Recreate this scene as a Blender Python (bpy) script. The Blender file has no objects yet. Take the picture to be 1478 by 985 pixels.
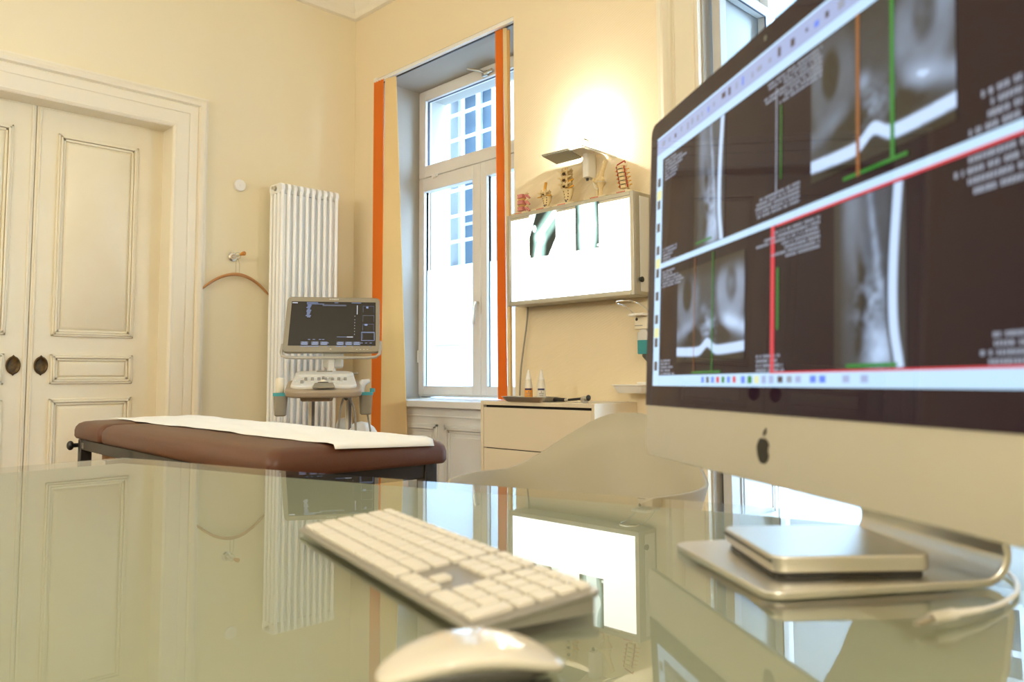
import bpy, math, random
import numpy as np
from mathutils import Matrix, Vector

SC = bpy.context.scene
COL = SC.collection
PI = math.pi
R = math.radians

# ------------------------------------------------------------------ camera, world, exposure
CAM_Z = 0.921
cam_d = bpy.data.cameras.new('camera')
cam = bpy.data.objects.new('camera', cam_d)
COL.objects.link(cam)
cy_, sy_ = math.cos(0.780186391), math.sin(0.780186391)
cp_, sp_ = math.cos(0.0748075927), math.sin(0.0748075927)
cr_, sr_ = math.cos(0.00496504376), math.sin(0.00496504376)
_Ry = Matrix(((cy_, 0, -sy_), (0, 1, 0), (sy_, 0, cy_)))
_Rp = Matrix(((1, 0, 0), (0, cp_, -sp_), (0, sp_, cp_)))
_Rr = Matrix(((cr_, -sr_, 0), (sr_, cr_, 0), (0, 0, 1)))
_M = _Rr @ _Rp @ _Ry
def _sw(v): return Vector((v[0], v[2], v[1]))
_rt, _up, _fw = _sw(_M[0]), _sw(_M[1]), _sw(_M[2])
cam.matrix_world = Matrix(((_rt.x, _up.x, -_fw.x, 0), (_rt.y, _up.y, -_fw.y, 0), (_rt.z, _up.z, -_fw.z, CAM_Z), (0, 0, 0, 1)))
cam_d.sensor_width = 36.0
cam_d.lens = 36.0 * 1149.416 / 1478
cam_d.shift_y = -36.274 / 1478
cam_d.clip_start = 0.02
cam_d.dof.use_dof = True
cam_d.dof.focus_distance = 4.0
cam_d.dof.aperture_fstop = 6.3
SC.camera = cam

SC.view_settings.view_transform = 'Standard'
SC.view_settings.look = 'None'
SC.view_settings.gamma = 1.0
SC.view_settings.exposure = 0.75
SC.view_settings.use_curve_mapping = False
SC.cycles.use_denoising = True
SC.cycles.max_bounces = 10
SC.cycles.diffuse_bounces = 6
SC.cycles.transparent_max_bounces = 16
SC.cycles.sample_clamp_indirect = 8.0
SC.cycles.caustics_reflective = False
SC.cycles.caustics_refractive = False

world = bpy.data.worlds.new('sky')
SC.world = world
world.use_nodes = True
_bg = world.node_tree.nodes['Background']
_bg.inputs[0].default_value = (0.52, 0.75, 1.0, 1)
_bg.inputs[1].default_value = 15.0
WARM = (1.0, 0.965, 0.87)

# ------------------------------------------------------------------ materials
MATS = {}
def mat(name, col, rough=0.5, metal=0.0, spec=0.5, coat=0.0, bump=None, emit=None, var=None, trans=0.0):
    m = bpy.data.materials.new(name)
    m.use_nodes = True
    nt = m.node_tree
    b = nt.nodes['Principled BSDF']
    b.inputs['Base Color'].default_value = (*col, 1)
    b.inputs['Roughness'].default_value = rough
    b.inputs['Metallic'].default_value = metal
    b.inputs['Specular IOR Level'].default_value = spec
    b.inputs['Coat Weight'].default_value = coat
    b.inputs['Transmission Weight'].default_value = trans
    if emit:
        b.inputs['Emission Color'].default_value = (*emit[:3], 1)
        b.inputs['Emission Strength'].default_value = emit[3]
    tc = None
    if bump or var:
        tc = nt.nodes.new('ShaderNodeTexCoord')
    if bump:                                   # (scale, strength, distance)
        n = nt.nodes.new('ShaderNodeTexNoise'); n.inputs['Scale'].default_value = bump[0]; n.inputs['Detail'].default_value = 4
        nt.links.new(tc.outputs['Object'], n.inputs['Vector'])
        bp = nt.nodes.new('ShaderNodeBump'); bp.inputs['Strength'].default_value = bump[1]; bp.inputs['Distance'].default_value = bump[2]
        nt.links.new(n.outputs['Fac'], bp.inputs['Height']); nt.links.new(bp.outputs['Normal'], b.inputs['Normal'])
    if var:                                    # (scale, second colour)
        n = nt.nodes.new('ShaderNodeTexNoise'); n.inputs['Scale'].default_value = var[0]; n.inputs['Detail'].default_value = 3
        nt.links.new(tc.outputs['Object'], n.inputs['Vector'])
        r = nt.nodes.new('ShaderNodeValToRGB')
        r.color_ramp.elements[0].position = 0.35; r.color_ramp.elements[1].position = 0.7
        r.color_ramp.elements[0].color = (*col, 1); r.color_ramp.elements[1].color = (*var[1], 1)
        nt.links.new(n.outputs['Fac'], r.inputs['Fac']); nt.links.new(r.outputs['Color'], b.inputs['Base Color'])
    MATS[name] = m
    return m

mat('wall_paint', (0.79, 0.715, 0.525), 0.75, spec=0.2, bump=(260, 0.25, 0.002), var=(1.3, (0.81, 0.72, 0.51)))
mat('wallpaper', (0.80, 0.69, 0.49), 0.7, spec=0.25, bump=(420, 0.35, 0.002))
def weave(m):
    nt = m.node_tree; b = nt.nodes['Principled BSDF']
    tc = nt.nodes.new('ShaderNodeTexCoord'); mp_ = nt.nodes.new('ShaderNodeMapping'); mp_.inputs['Rotation'].default_value = (R(24), 0, 0)
    wv_ = nt.nodes.new('ShaderNodeTexWave'); wv_.wave_type = 'BANDS'; wv_.bands_direction = 'Z'; wv_.inputs['Scale'].default_value = 24; wv_.inputs['Distortion'].default_value = 1.2; wv_.inputs['Detail'].default_value = 1
    bp = nt.nodes.new('ShaderNodeBump'); bp.inputs['Strength'].default_value = 0.32; bp.inputs['Distance'].default_value = 0.0012
    nt.links.new(tc.outputs['Object'], mp_.inputs['Vector']); nt.links.new(mp_.outputs['Vector'], wv_.inputs['Vector'])
    nt.links.new(wv_.outputs['Fac'], bp.inputs['Height']); nt.links.new(bp.outputs['Normal'], b.inputs['Normal'])
weave(MATS['wallpaper'])
mat('trim_paint', (0.80, 0.74, 0.60), 0.38, bump=(40, 0.05, 0.002))
mat('door_paint', (0.78, 0.71, 0.54), 0.36, bump=(30, 0.06, 0.002), var=(5, (0.80, 0.735, 0.57)))
mat('door_gap', (0.10, 0.08, 0.05), 0.8)
mat('ceiling_paint', (0.84, 0.80, 0.70), 0.8)
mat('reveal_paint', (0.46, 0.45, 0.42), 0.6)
mat('panel_paint', (0.78, 0.79, 0.81), 0.4)
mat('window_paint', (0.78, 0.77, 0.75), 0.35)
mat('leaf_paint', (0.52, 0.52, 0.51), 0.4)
mat('gasket', (0.05, 0.06, 0.09), 0.6)
mat('parquet', (0.34, 0.19, 0.09), 0.35, var=(6, (0.26, 0.14, 0.065)))
mat('radiator_white', (0.92, 0.93, 0.92), 0.28, coat=0.3)
mat('white_plastic', (0.82, 0.81, 0.78), 0.35)
mat('cream_plastic', (0.80, 0.74, 0.60), 0.4)
mat('shaded_shell_plastic', (0.37, 0.34, 0.26), 0.6, coat=0.0)  # white plastic; the shade it stands in is put into this tan
mat('chest_lacquer', (0.72, 0.64, 0.50), 0.22, coat=0.2)
mat('shadow_gap', (0.02, 0.017, 0.013), 0.8)
mat('aluminium', (0.72, 0.70, 0.65), 0.33, metal=1.0)
mat('chin_aluminium', (0.68, 0.65, 0.58), 0.42, metal=0.65)
mat('kb_aluminium', (0.42, 0.41, 0.38), 0.4, metal=0.7)
mat('brushed_steel', (0.60, 0.58, 0.53), 0.3, metal=1.0)
mat('chrome', (0.8, 0.8, 0.8), 0.12, metal=1.0)
mat('frame_metal', (0.50, 0.48, 0.42), 0.4, metal=0.85)
mat('black_steel', (0.018, 0.014, 0.012), 0.4)
mat('black_plastic', (0.012, 0.012, 0.012), 0.35)
mat('leather', (0.098, 0.033, 0.015), 0.42, bump=(120, 0.18, 0.002), var=(4, (0.11, 0.038, 0.017)))
mat('paper', (0.90, 0.91, 0.90), 0.8, bump=(25, 0.25, 0.004))
mat('kit_wood', (0.50, 0.27, 0.12), 0.5)
mat('hanger_wood', (0.46, 0.22, 0.08), 0.4, bump=(60, 0.1, 0.001))
mat('knob_orange', (0.55, 0.22, 0.03), 0.4)
mat('brass_dark', (0.05, 0.032, 0.014), 0.4, metal=0.6, var=(60, (0.12, 0.065, 0.015)))
mat('curtain_orange', (0.88, 0.29, 0.035), 0.8)
mat('curtain_cream', (0.93, 0.75, 0.44), 0.8)
mat('curtain_brown', (0.62, 0.36, 0.12), 0.8)
mat('key_white', (0.80, 0.76, 0.68), 0.45)
mat('mouse_white', (0.80, 0.76, 0.68), 0.12, coat=0.6)
mat('mouse_base', (0.06, 0.058, 0.05), 0.4)
mat('grey_plastic', (0.30, 0.275, 0.215), 0.45)
mat('light_grey_plastic', (0.62, 0.63, 0.62), 0.4)
mat('bar_grey', (0.42, 0.40, 0.36), 0.35)
mat('taupe_plastic', (0.34, 0.27, 0.19), 0.45)
mat('panel_grey', (0.72, 0.72, 0.70), 0.4)
mat('knob_grey', (0.30, 0.29, 0.27), 0.4)
mat('teal_rubber', (0.05, 0.36, 0.42), 0.5)
mat('gel_cream', (0.80, 0.75, 0.62), 0.45)
mat('cable_grey', (0.30, 0.28, 0.24), 0.5)
mat('blue_cover', (0.10, 0.42, 0.78), 0.4)
mat('bone', (0.76, 0.62, 0.36), 0.55, var=(60, (0.70, 0.54, 0.28)))
mat('bone_dark', (0.10, 0.055, 0.02), 0.7)
mat('bone_pink', (0.55, 0.16, 0.17), 0.55, var=(150, (0.68, 0.32, 0.28)))
mat('disc_tan', (0.62, 0.38, 0.13), 0.5)
mat('nerve_orange', (0.72, 0.36, 0.03), 0.5)
mat('artery_red', (0.40, 0.025, 0.02), 0.5)
mat('disc_green', (0.05, 0.10, 0.05), 0.5)
mat('base_cream', (0.76, 0.66, 0.44), 0.4)
mat('red_print', (0.60, 0.06, 0.04), 0.6)
mat('label_orange', (0.85, 0.36, 0.06), 0.5)
mat('label_white', (0.78, 0.74, 0.66), 0.5)
mat('navy_print', (0.02, 0.03, 0.12), 0.5)
mat('grey_print', (0.20, 0.19, 0.20), 0.6)
mat('faint_print', (0.75, 0.82, 0.83), 0.6)
mat('teal_liquid', (0.03, 0.27, 0.32), 0.2)
mat('dispenser_dark', (0.10, 0.11, 0.10), 0.35)
mat('facade_white', (0.40, 0.41, 0.42), 0.8)
mat('grille_white', (0.80, 0.82, 0.84), 0.5)
mat('far_glass', (0.13, 0.19, 0.25), 0.25)
mat('far_curtain', (0.30, 0.42, 0.52), 0.6)
mat('asphalt', (0.35, 0.36, 0.37), 0.9)
mat('glass_edge', (0.16, 0.30, 0.24), 0.15)
mat('led_glow', (0.8, 0.8, 0.8), 0.4, emit=(1.0, 0.80, 0.55, 60))
mat('fill_lamp_glass', (0.9, 0.88, 0.82), 0.4, emit=(1.0, 0.74, 0.45, 2.5))
mat('lightbox_glow', (0.8, 0.8, 0.8), 0.3, emit=(0.98, 1.0, 0.94, 1.9))
mat('table_backing', (0.395, 0.412, 0.335), 0.6, spec=0.1)
mat('screen_glass', (0.008, 0.006, 0.006), 0.03, spec=0.22, emit=(0.60, 0.16, 0.46, 0.014))
mat('screen_white', (0.01, 0.01, 0.01), 0.03, emit=(0.50, 0.74, 1.0, 0.66))
mat('screen_pale', (0.01, 0.01, 0.01), 0.03, emit=(0.42, 0.52, 0.86, 0.52))
mat('screen_grey', (0.01, 0.01, 0.01), 0.03, emit=(0.42, 0.48, 0.62, 0.42))
mat('screen_red', (0.01, 0.01, 0.01), 0.03, emit=(0.85, 0.035, 0.075, 0.50))
mat('screen_green', (0.01, 0.01, 0.01), 0.03, emit=(0.01, 0.22, 0.02, 0.60))
mat('screen_orange', (0.01, 0.01, 0.01), 0.03, emit=(0.42, 0.14, 0.03, 0.40))
mat('screen_blue', (0.01, 0.01, 0.01), 0.03, emit=(0.10, 0.20, 0.80, 0.7))
mat('screen_yellow', (0.01, 0.01, 0.01), 0.03, emit=(0.60, 0.62, 0.30, 0.8))
mat('screen_dark', (0.01, 0.01, 0.01), 0.03, emit=(0.10, 0.07, 0.08, 0.4))
mat('scan_screen', (0.018, 0.015, 0.012), 0.35, spec=0.2, emit=(0.35, 0.28, 0.20, 0.022))
mat('scan_blue', (0.01, 0.01, 0.01), 0.25, emit=(0.30, 0.42, 0.75, 0.35))
mat('scan_panel', (0.01, 0.01, 0.01), 0.25, emit=(0.10, 0.14, 0.24, 0.30))
mat('scan_white', (0.01, 0.01, 0.01), 0.25, emit=(0.75, 0.80, 0.90, 0.45))

def attr_mat(name, strength, rough):
    m = mat(name, (0.01, 0.01, 0.01), rough)
    nt = m.node_tree; b = nt.nodes['Principled BSDF']
    a = nt.nodes.new('ShaderNodeAttribute'); a.attribute_name = 'picture'
    nt.links.new(a.outputs['Color'], b.inputs['Emission Color'])
    b.inputs['Emission Strength'].default_value = strength
    return m
attr_mat('scan_picture', 0.62, 0.03)
attr_mat('film_picture', 1.0, 0.3)

def glass_mat(name, tint, ior=1.35):
    m = bpy.data.materials.new(name); m.use_nodes = True
    nt = m.node_tree; nt.nodes.clear()
    o = nt.nodes.new('ShaderNodeOutputMaterial'); mx = nt.nodes.new('ShaderNodeMixShader')
    t = nt.nodes.new('ShaderNodeBsdfTransparent'); t.inputs[0].default_value = (*tint, 1)
    g = nt.nodes.new('ShaderNodeBsdfGlossy'); g.inputs['Roughness'].default_value = 0.01
    f = nt.nodes.new('ShaderNodeFresnel'); f.inputs['IOR'].default_value = ior
    ge = nt.nodes.new('ShaderNodeNewGeometry'); ml = nt.nodes.new('ShaderNodeMath'); ml.operation = 'MULTIPLY'; sb = nt.nodes.new('ShaderNodeMath'); sb.operation = 'SUBTRACT'
    sb.inputs[0].default_value = 1.0; nt.links.new(ge.outputs['Backfacing'], sb.inputs[1])      # reflect once per pane, at its outer faces
    nt.links.new(f.outputs[0], ml.inputs[0]); nt.links.new(sb.outputs[0], ml.inputs[1])
    nt.links.new(ml.outputs[0], mx.inputs[0]); nt.links.new(t.outputs[0], mx.inputs[1]); nt.links.new(g.outputs[0], mx.inputs[2])
    nt.links.new(mx.outputs[0], o.inputs[0]); MATS[name] = m
glass_mat('window_glass', (0.97, 0.99, 1.0))
glass_mat('table_glass', (0.97, 0.985, 0.955), 1.85)
glass_mat('clear_plastic', (0.90, 0.90, 0.88))
def frost_mat():
    m = bpy.data.materials.new('frosted_film'); m.use_nodes = True
    nt = m.node_tree; nt.nodes.clear()
    o = nt.nodes.new('ShaderNodeOutputMaterial'); mx = nt.nodes.new('ShaderNodeMixShader'); mx.inputs[0].default_value = 0.35
    t = nt.nodes.new('ShaderNodeBsdfTranslucent'); t.inputs[0].default_value = (0.96, 0.98, 1.0, 1)
    d = nt.nodes.new('ShaderNodeBsdfTransparent')
    nt.links.new(t.outputs[0], mx.inputs[1]); nt.links.new(d.outputs[0], mx.inputs[2]); nt.links.new(mx.outputs[0], o.inputs[0])
    MATS['frosted_film'] = m
frost_mat()
def cloth_translucent(name, k):
    m = MATS[name]; nt = m.node_tree; b = nt.nodes['Principled BSDF']; o = nt.nodes['Material Output']
    mx = nt.nodes.new('ShaderNodeMixShader'); mx.inputs[0].default_value = k
    t = nt.nodes.new('ShaderNodeBsdfTranslucent'); t.inputs[0].default_value = b.inputs['Base Color'].default_value
    nt.links.new(b.outputs[0], mx.inputs[1]); nt.links.new(t.outputs[0], mx.inputs[2]); nt.links.new(mx.outputs[0], o.inputs[0])
for _n in ('curtain_orange', 'curtain_cream'): cloth_translucent(_n, 0.4)
cloth_translucent('faint_print', 0.9)

# ------------------------------------------------------------------ mesh helpers
class MB:
    def __init__(s): s.v = []; s.f = []; s.mi = []; s.cur = 0
    def quad(s, *p):
        n = len(s.v); s.v += [tuple(q) for q in p]; s.f.append(tuple(range(n, n + len(p)))); s.mi.append(s.cur); return s
    def box(s, x0, x1, y0, y1, z0, z1):
        n = len(s.v)
        s.v += [(x0, y0, z0), (x1, y0, z0), (x1, y1, z0), (x0, y1, z0), (x0, y0, z1), (x1, y0, z1), (x1, y1, z1), (x0, y1, z1)]
        for q in ((0, 3, 2, 1), (4, 5, 6, 7), (0, 1, 5, 4), (1, 2, 6, 5), (2, 3, 7, 6), (3, 0, 4, 7)):
            s.f.append(tuple(n + i for i in q)); s.mi.append(s.cur)
        return s
    def rings(s, rs, close=True, cap=True):
        n = len(s.v); k = len(rs[0])
        for r in rs: s.v += [tuple(p) for p in r]
        for i in range(len(rs) - 1):
            for j in range(k if close else k - 1):
                a = n + i * k + j; b = n + i * k + (j + 1) % k
                s.f.append((a, b, b + k, a + k)); s.mi.append(s.cur)
        if cap and close:
            s.f.append(tuple(n + j for j in reversed(range(k)))); s.mi.append(s.cur)
            s.f.append(tuple(n + (len(rs) - 1) * k + j for j in range(k))); s.mi.append(s.cur)
        return s
    def prism(s, poly, z0, z1):
        return s.rings([[(x, y, z0) for x, y in poly], [(x, y, z1) for x, y in poly]])
    def lathe(s, prof, c=(0, 0, 0), n=20, axis='z'):
        rs = []
        for r, z in prof:
            ring = []
            for j in range(n):
                a = 2 * PI * j / n; x, y = r * math.cos(a), r * math.sin(a)
                if axis == 'z': p = (x, y, z)
                elif axis == 'y': p = (x, z, -y)
                else: p = (z, x, y)
                ring.append((c[0] + p[0], c[1] + p[1], c[2] + p[2]))
            rs.append(ring)
        return s.rings(rs)
    def tube(s, path, r, n=8, flat=None):
        pts = [Vector(p) for p in path]; rs = []
        ref = None
        for i, p in enumerate(pts):
            t = (pts[min(i + 1, len(pts) - 1)] - pts[max(i - 1, 0)]).normalized()
            if ref is None:
                ref = Vector((0, 0, 1)) if abs(t.z) < 0.9 else Vector((1, 0, 0))
            a = t.cross(ref).normalized(); b = a.cross(t).normalized(); ref = b
            rr = r[i] if isinstance(r, (list, tuple)) else r
            fa, fb = flat if flat else (1, 1)
            rs.append([p + a * (rr * fa * math.cos(2 * PI * j / n)) + b * (rr * fb * math.sin(2 * PI * j / n)) for j in range(n)])
        return s.rings(rs)
    def ball(s, c, r, n=12, m=8):
        rx, ry, rz = r if isinstance(r, (list, tuple)) else (r, r, r)
        rs = []
        for i in range(m + 1):
            th = -PI / 2 + PI * i / m; k = max(math.cos(th), 0.02)
            rs.append([(c[0] + rx * k * math.cos(2 * PI * j / n), c[1] + ry * k * math.sin(2 * PI * j / n), c[2] + rz * math.sin(th)) for j in range(n)])
        return s.rings(rs)
    def build(s, name, m, parent=None, smooth=False, bev=0.0, seg=2, sub=0, mats=None):
        me = bpy.data.meshes.new(name)
        me.from_pydata(s.v, [], s.f); me.update()
        for k in (mats or [m]): me.materials.append(MATS[k])
        if mats:
            for p, i in zip(me.polygons, s.mi): p.material_index = i
        o = bpy.data.objects.new(name, me); COL.objects.link(o)
        if parent: o.parent = parent
        import bmesh
        bm = bmesh.new(); bm.from_mesh(me); bmesh.ops.recalc_face_normals(bm, faces=bm.faces); bm.to_mesh(me); bm.free()
        if smooth:
            for p in me.polygons: p.use_smooth = True
            if smooth != 'all':
                try: me.set_sharp_from_angle(angle=R(40))
                except Exception: pass
        if bev:
            b = o.modifiers.new('bevel', 'BEVEL'); b.width = bev; b.segments = seg; b.limit_method = 'ANGLE'; b.angle_limit = R(40)
            for p in me.polygons: p.use_smooth = True
            b.harden_normals = False
            try: me.set_sharp_from_angle(angle=R(60))
            except Exception: pass
        if sub:
            d = o.modifiers.new('sub', 'SUBSURF'); d.levels = sub; d.render_levels = sub
        return o

def tag(o, label=None, cat=None, group=None, kind=None):
    if label: o['label'] = label
    if cat: o['category'] = cat
    if group: o['group'] = group
    if kind: o['kind'] = kind
    return o
def thing(name, label, cat, loc=(0, 0, 0), rotz=0.0, group=None):
    o = bpy.data.objects.new(name, None); COL.objects.link(o)
    o.location = loc; o.rotation_euler = (0, 0, rotz); o.empty_display_size = 0.05
    return tag(o, label, cat, group)
def copy_tree(o, parent=None):
    c = o.copy(); COL.objects.link(c); c.parent = parent
    for ch in list(o.children): copy_tree(ch, c)
    return c
def struct(o): o['kind'] = 'structure'; return o
def rrect(x0, x1, y0, y1, r, n=5):
    pts = []
    for cx, cy, a0 in ((x1 - r, y1 - r, 0), (x0 + r, y1 - r, 90), (x0 + r, y0 + r, 180), (x1 - r, y0 + r, 270)):
        for i in range(n + 1):
            a = R(a0 + 90 * i / n); pts.append((cx + r * math.cos(a), cy + r * math.sin(a)))
    return pts

# ------------------------------------------------------------------ the room
XB, YA = 3.342, 5.07            # planes of the window wall and of the door wall
XL, YF, ZC = -2.4, -2.6, 3.98
W1T = 0.52
WT = 0.66                       # thickness of the window wall
DX0, DX1, DZ = 0.51, 1.969, 2.52    # opening of the sliding doors
struct(MB().box(XL - .2, XB + .3, YF - .2, YA + .3, -.12, 0).build('floor', 'parquet'))
struct(MB().box(XL - .2, XB + WT, YF - .2, YA + .3, ZC, ZC + .12).build('ceiling', 'ceiling_paint'))
w = MB().box(XL - .2, DX0, YA, YA + .3, 0, ZC).box(DX1, XB, YA, YA + .3, 0, ZC).box(DX0, DX1, YA, YA + .3, DZ, ZC)
w.box(DX0, DX1, YA + .24, YA + .3, 0, DZ)
struct(w.build('wall_back', 'wall_paint'))
struct(MB().box(XL - .2, XL, YF, YA, 0, ZC).build('wall_left', 'wall_paint'))
struct(MB().box(XL - .2, XB + WT, YF - .2, YF, 0, ZC).build('wall_front', 'wall_paint'))
# window wall with two tall niches; W1 splayed
W1a, W1b, W1t = 3.352, 4.797, 3.12
W2a, W2b, W2t = 0.0, 2.045, 3.12
w = MB()
w.box(XB, XB + W1T, W1b, YA + .3, 0, ZC)
w.box(XB, XB + WT, W2b, W1a, 0, ZC)
w.box(XB, XB + WT, YF, W2a, 0, ZC)
w.box(XB, XB + W1T, W1a, W1b, W1t, ZC)
w.box(XB, XB + WT, W2a, W2b, W2t, ZC)
struct(w.build('wall_right', 'wallpaper'))
# plastered reveals (their own painted lining)
w = MB()
def wedge(y_wall, y_in, x0, x1, z0, z1, ybk):
    return [(x0, y_wall), (x1, y_in), (x1, ybk), (x0, ybk)]
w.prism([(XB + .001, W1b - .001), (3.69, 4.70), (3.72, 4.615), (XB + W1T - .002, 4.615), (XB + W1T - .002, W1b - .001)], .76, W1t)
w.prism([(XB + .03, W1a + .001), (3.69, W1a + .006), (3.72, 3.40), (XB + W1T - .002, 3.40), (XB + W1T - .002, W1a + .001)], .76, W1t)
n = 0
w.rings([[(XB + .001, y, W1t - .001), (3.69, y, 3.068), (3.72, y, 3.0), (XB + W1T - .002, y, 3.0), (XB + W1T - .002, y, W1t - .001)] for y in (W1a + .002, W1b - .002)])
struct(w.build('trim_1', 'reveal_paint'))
# sills and panelled aprons under both windows
def apron(name, ya, yb, xp, zs, wt=WT):
    w = MB().box(xp, XB + wt - .01, ya, yb, 0, zs - .045)
    for k in range(2):
        mid = (ya + yb) / 2; a = ya + .07 if k == 0 else mid + .035; b = mid - .035 if k == 0 else yb - .07
        z0, z1 = .10, zs - .155
        for e, d in ((0, .012), (.016, .018), (.036, .006)):
            x = xp - d
            t = .016
            w.box(x, xp, a + e, b - e, z0 + e, z0 + e + t).box(x, xp, a + e, b - e, z1 - e - t, z1 - e)
            w.box(x, xp, a + e, a + e + t, z0 + e, z1 - e).box(x, xp, b - e - t, b - e, z0 + e, z1 - e)
        w.box(xp - .008, xp, a + .075, b - .075, z0 + .075, z1 - .075)
    w.box(xp - .010, xp, ya, yb, zs - .108, zs - .098)
    struct(w.build(name, 'panel_paint', bev=.002))
apron('trim_2', W1a + .001, W1b - .001, XB + .035, .757, W1T)
def sill(name, ya, yb, wt=WT):
    struct(MB().box(XB - .014, XB + wt - .012, ya, yb, .712, .757).build(name, 'panel_paint', bev=.006, seg=3))
sill('trim_4', W1a + .002, 4.60, W1T)

def profile_frame(mb, y_face, path_in, prof):
    """mitred moulding round a door: prof = (offset from opening, height off the wall) pairs"""
    x0, x1, zt = path_in
    secs = []
    for (xa, za, dx, dz) in ((x0, 0.0, -1, 0), (x0, zt, -1, 1), (x1, zt, 1, 1), (x1, 0.0, 1, 0)):
        secs.append([(xa + dx * o, y_face - h, za + dz * o) for o, h in prof])
    mb.rings(secs, close=False, cap=False)
    return mb
DPROF = [(-.0, 0), (0, .018), (.012, .026), (.022, .022), (.03, .026), (.095, .030), (.098, .024), (.104, .030), (.15, .034), (.158, .028), (.166, .046), (.185, .054), (.20, .048), (.213, .03), (.222, .03), (.222, 0)]
m_ = profile_frame(MB(), YA, (DX0, DX1, DZ), DPROF)
struct(m_.build('trim_6', 'trim_paint', smooth=True))
# jamb lining of the door recess
w = MB().box(DX1 - .001, DX1 + .02, YA - .01, YA + .2, 0, DZ).box(DX0 - .02, DX0 + .001, YA - .01, YA + .2, 0, DZ).box(DX0, DX1, YA - .01, YA + .2, DZ - .003, DZ + .02)
struct(w.build('trim_7', 'trim_paint'))
# window-2 architrave (mitred, same family of profile)
w = MB()
secs = []
PR2 = [(0, 0), (0, .03), (.012, .035), (.03, .020), (.05, .035), (.085, .036), (.088, .03), (.13, .034), (.14, .026), (.146, .034), (.152, .026), (.165, .05), (.185, .06), (.205, .05), (.22, .03), (.24, .03), (.24, 0)]
for (ya, za, dy, dz) in ((W2b, 0, 1, 0), (W2b, W2t, 1, 1), (W2a, W2t, -1, 1), (W2a, 0, -1, 0)):
    secs.append([(XB - h, ya + dy * o, za + dz * o) for o, h in PR2])
w.rings(secs, close=False, cap=False)
struct(w.build('trim_8', 'trim_paint', smooth=True))
# cornice
w = MB()
CP = [(0, 3.645), (.03, 3.65), (.05, 3.675), (.05, 3.69), (.03, 3.70), (.04, 3.72), (.07, 3.78), (.13, 3.85), (.21, 3.89), (.235, 3.89), (.235, 3.915), (.26, 3.925), (.29, 3.945), (.29, 3.98)]
secs = []
for (cx, cyy, dx, dy) in ((XL, YF, 1, 1), (XB, YF, -1, 1), (XB, YA, -1, -1), (XL, YA, 1, -1), (XL, YF, 1, 1)):
    secs.append([(cx + dx * o, cyy + dy * o, z) for o, z in CP])
w.rings(secs, close=False, cap=False)
struct(w.build('trim_9', 'ceiling_paint', smooth=True))
# baseboards
struct(MB().box(DX1 + .222, XB, YA - .02, YA, 0, .16).build('baseboard_back', 'trim_paint', bev=.004))
struct(MB().box(XB - .02, XB, W2b + .24, W1a, 0, .16).build('baseboard_right', 'trim_paint', bev=.004))

# ------------------------------------------------------------------ sliding doors
def door(name, x0, x1, meet_right):
    yf = YA + .14
    zt = DZ + .03
    d = MB().box(x0, x1, yf, yf + .045, .01, zt)
    st = .115
    a, b = x0 + st, x1 - st
    if x1 > DX1: b = DX1 - .155
    if x0 < DX0: a = DX0 + .10
    for z0, z1 in ((.12, .80), (.885, 1.06), (1.165, 2.375)):
        # planted moulding, then a raised field
        for e, h, t in ((0, .013, .012), (.012, .020, .012), (.026, .010, .014)):
            d.box(a + e, b - e, yf - h, yf, z0 + e, z0 + e + t).box(a + e, b - e, yf - h, yf, z1 - e - t, z1 - e)
            d.box(a + e, a + e + t, yf - h, yf, z0 + e, z1 - e).box(b - e - t, b - e, yf - h, yf, z0 + e, z1 - e)
        q = .058 if z1 - z0 > .3 else .05
        d.rings([[(a + .04, yf, z0 + .04), (b - .04, yf, z0 + .04), (b - .04, yf, z1 - .04), (a + .04, yf, z1 - .04)],
                 [(a + q, yf - .011, z0 + q), (b - q, yf - .011, z0 + q), (b - q, yf - .011, z1 - q), (a + q, yf - .011, z1 - q)]])
    # edge bead beside the meeting joint
    xe = x1 if meet_right else x0
    s = -1 if meet_right else 1
    d.box(min(xe + s * .012, xe + s * .024), max(xe + s * .012, xe + s * .024), yf - .006, yf, .01, zt)
    d.box(x0 + .02, x1 - .02, yf - .005, yf, DZ - .012, DZ - .002)
    o = struct(d.build(name, 'door_paint', bev=.0025))
    # sunk oval pull with pointed ends
    hx = xe + s * .068
    hz = .993
    h = MB()
    ring = lambda k, dy: [(hx + k * .037 * math.sin(2 * PI * j / 28), yf - dy, hz + k * .052 * math.cos(2 * PI * j / 28) * (1.14 if j % 14 == 0 else 1)) for j in range(28)]
    h.rings([ring(1.0, 0), ring(1.0, .006), ring(.86, .008), ring(.74, .003), ring(.5, .0015), ring(.1, .0012)], cap=True)
    p = h.build('handle', 'brass_dark', o, smooth=True); tag(p, 'dark bronze oval sunk pull')
    return o
door('door_1', DX0 - .10, 1.238, True)
door('door_2', 1.2415, DX1 + .06, False)

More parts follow.
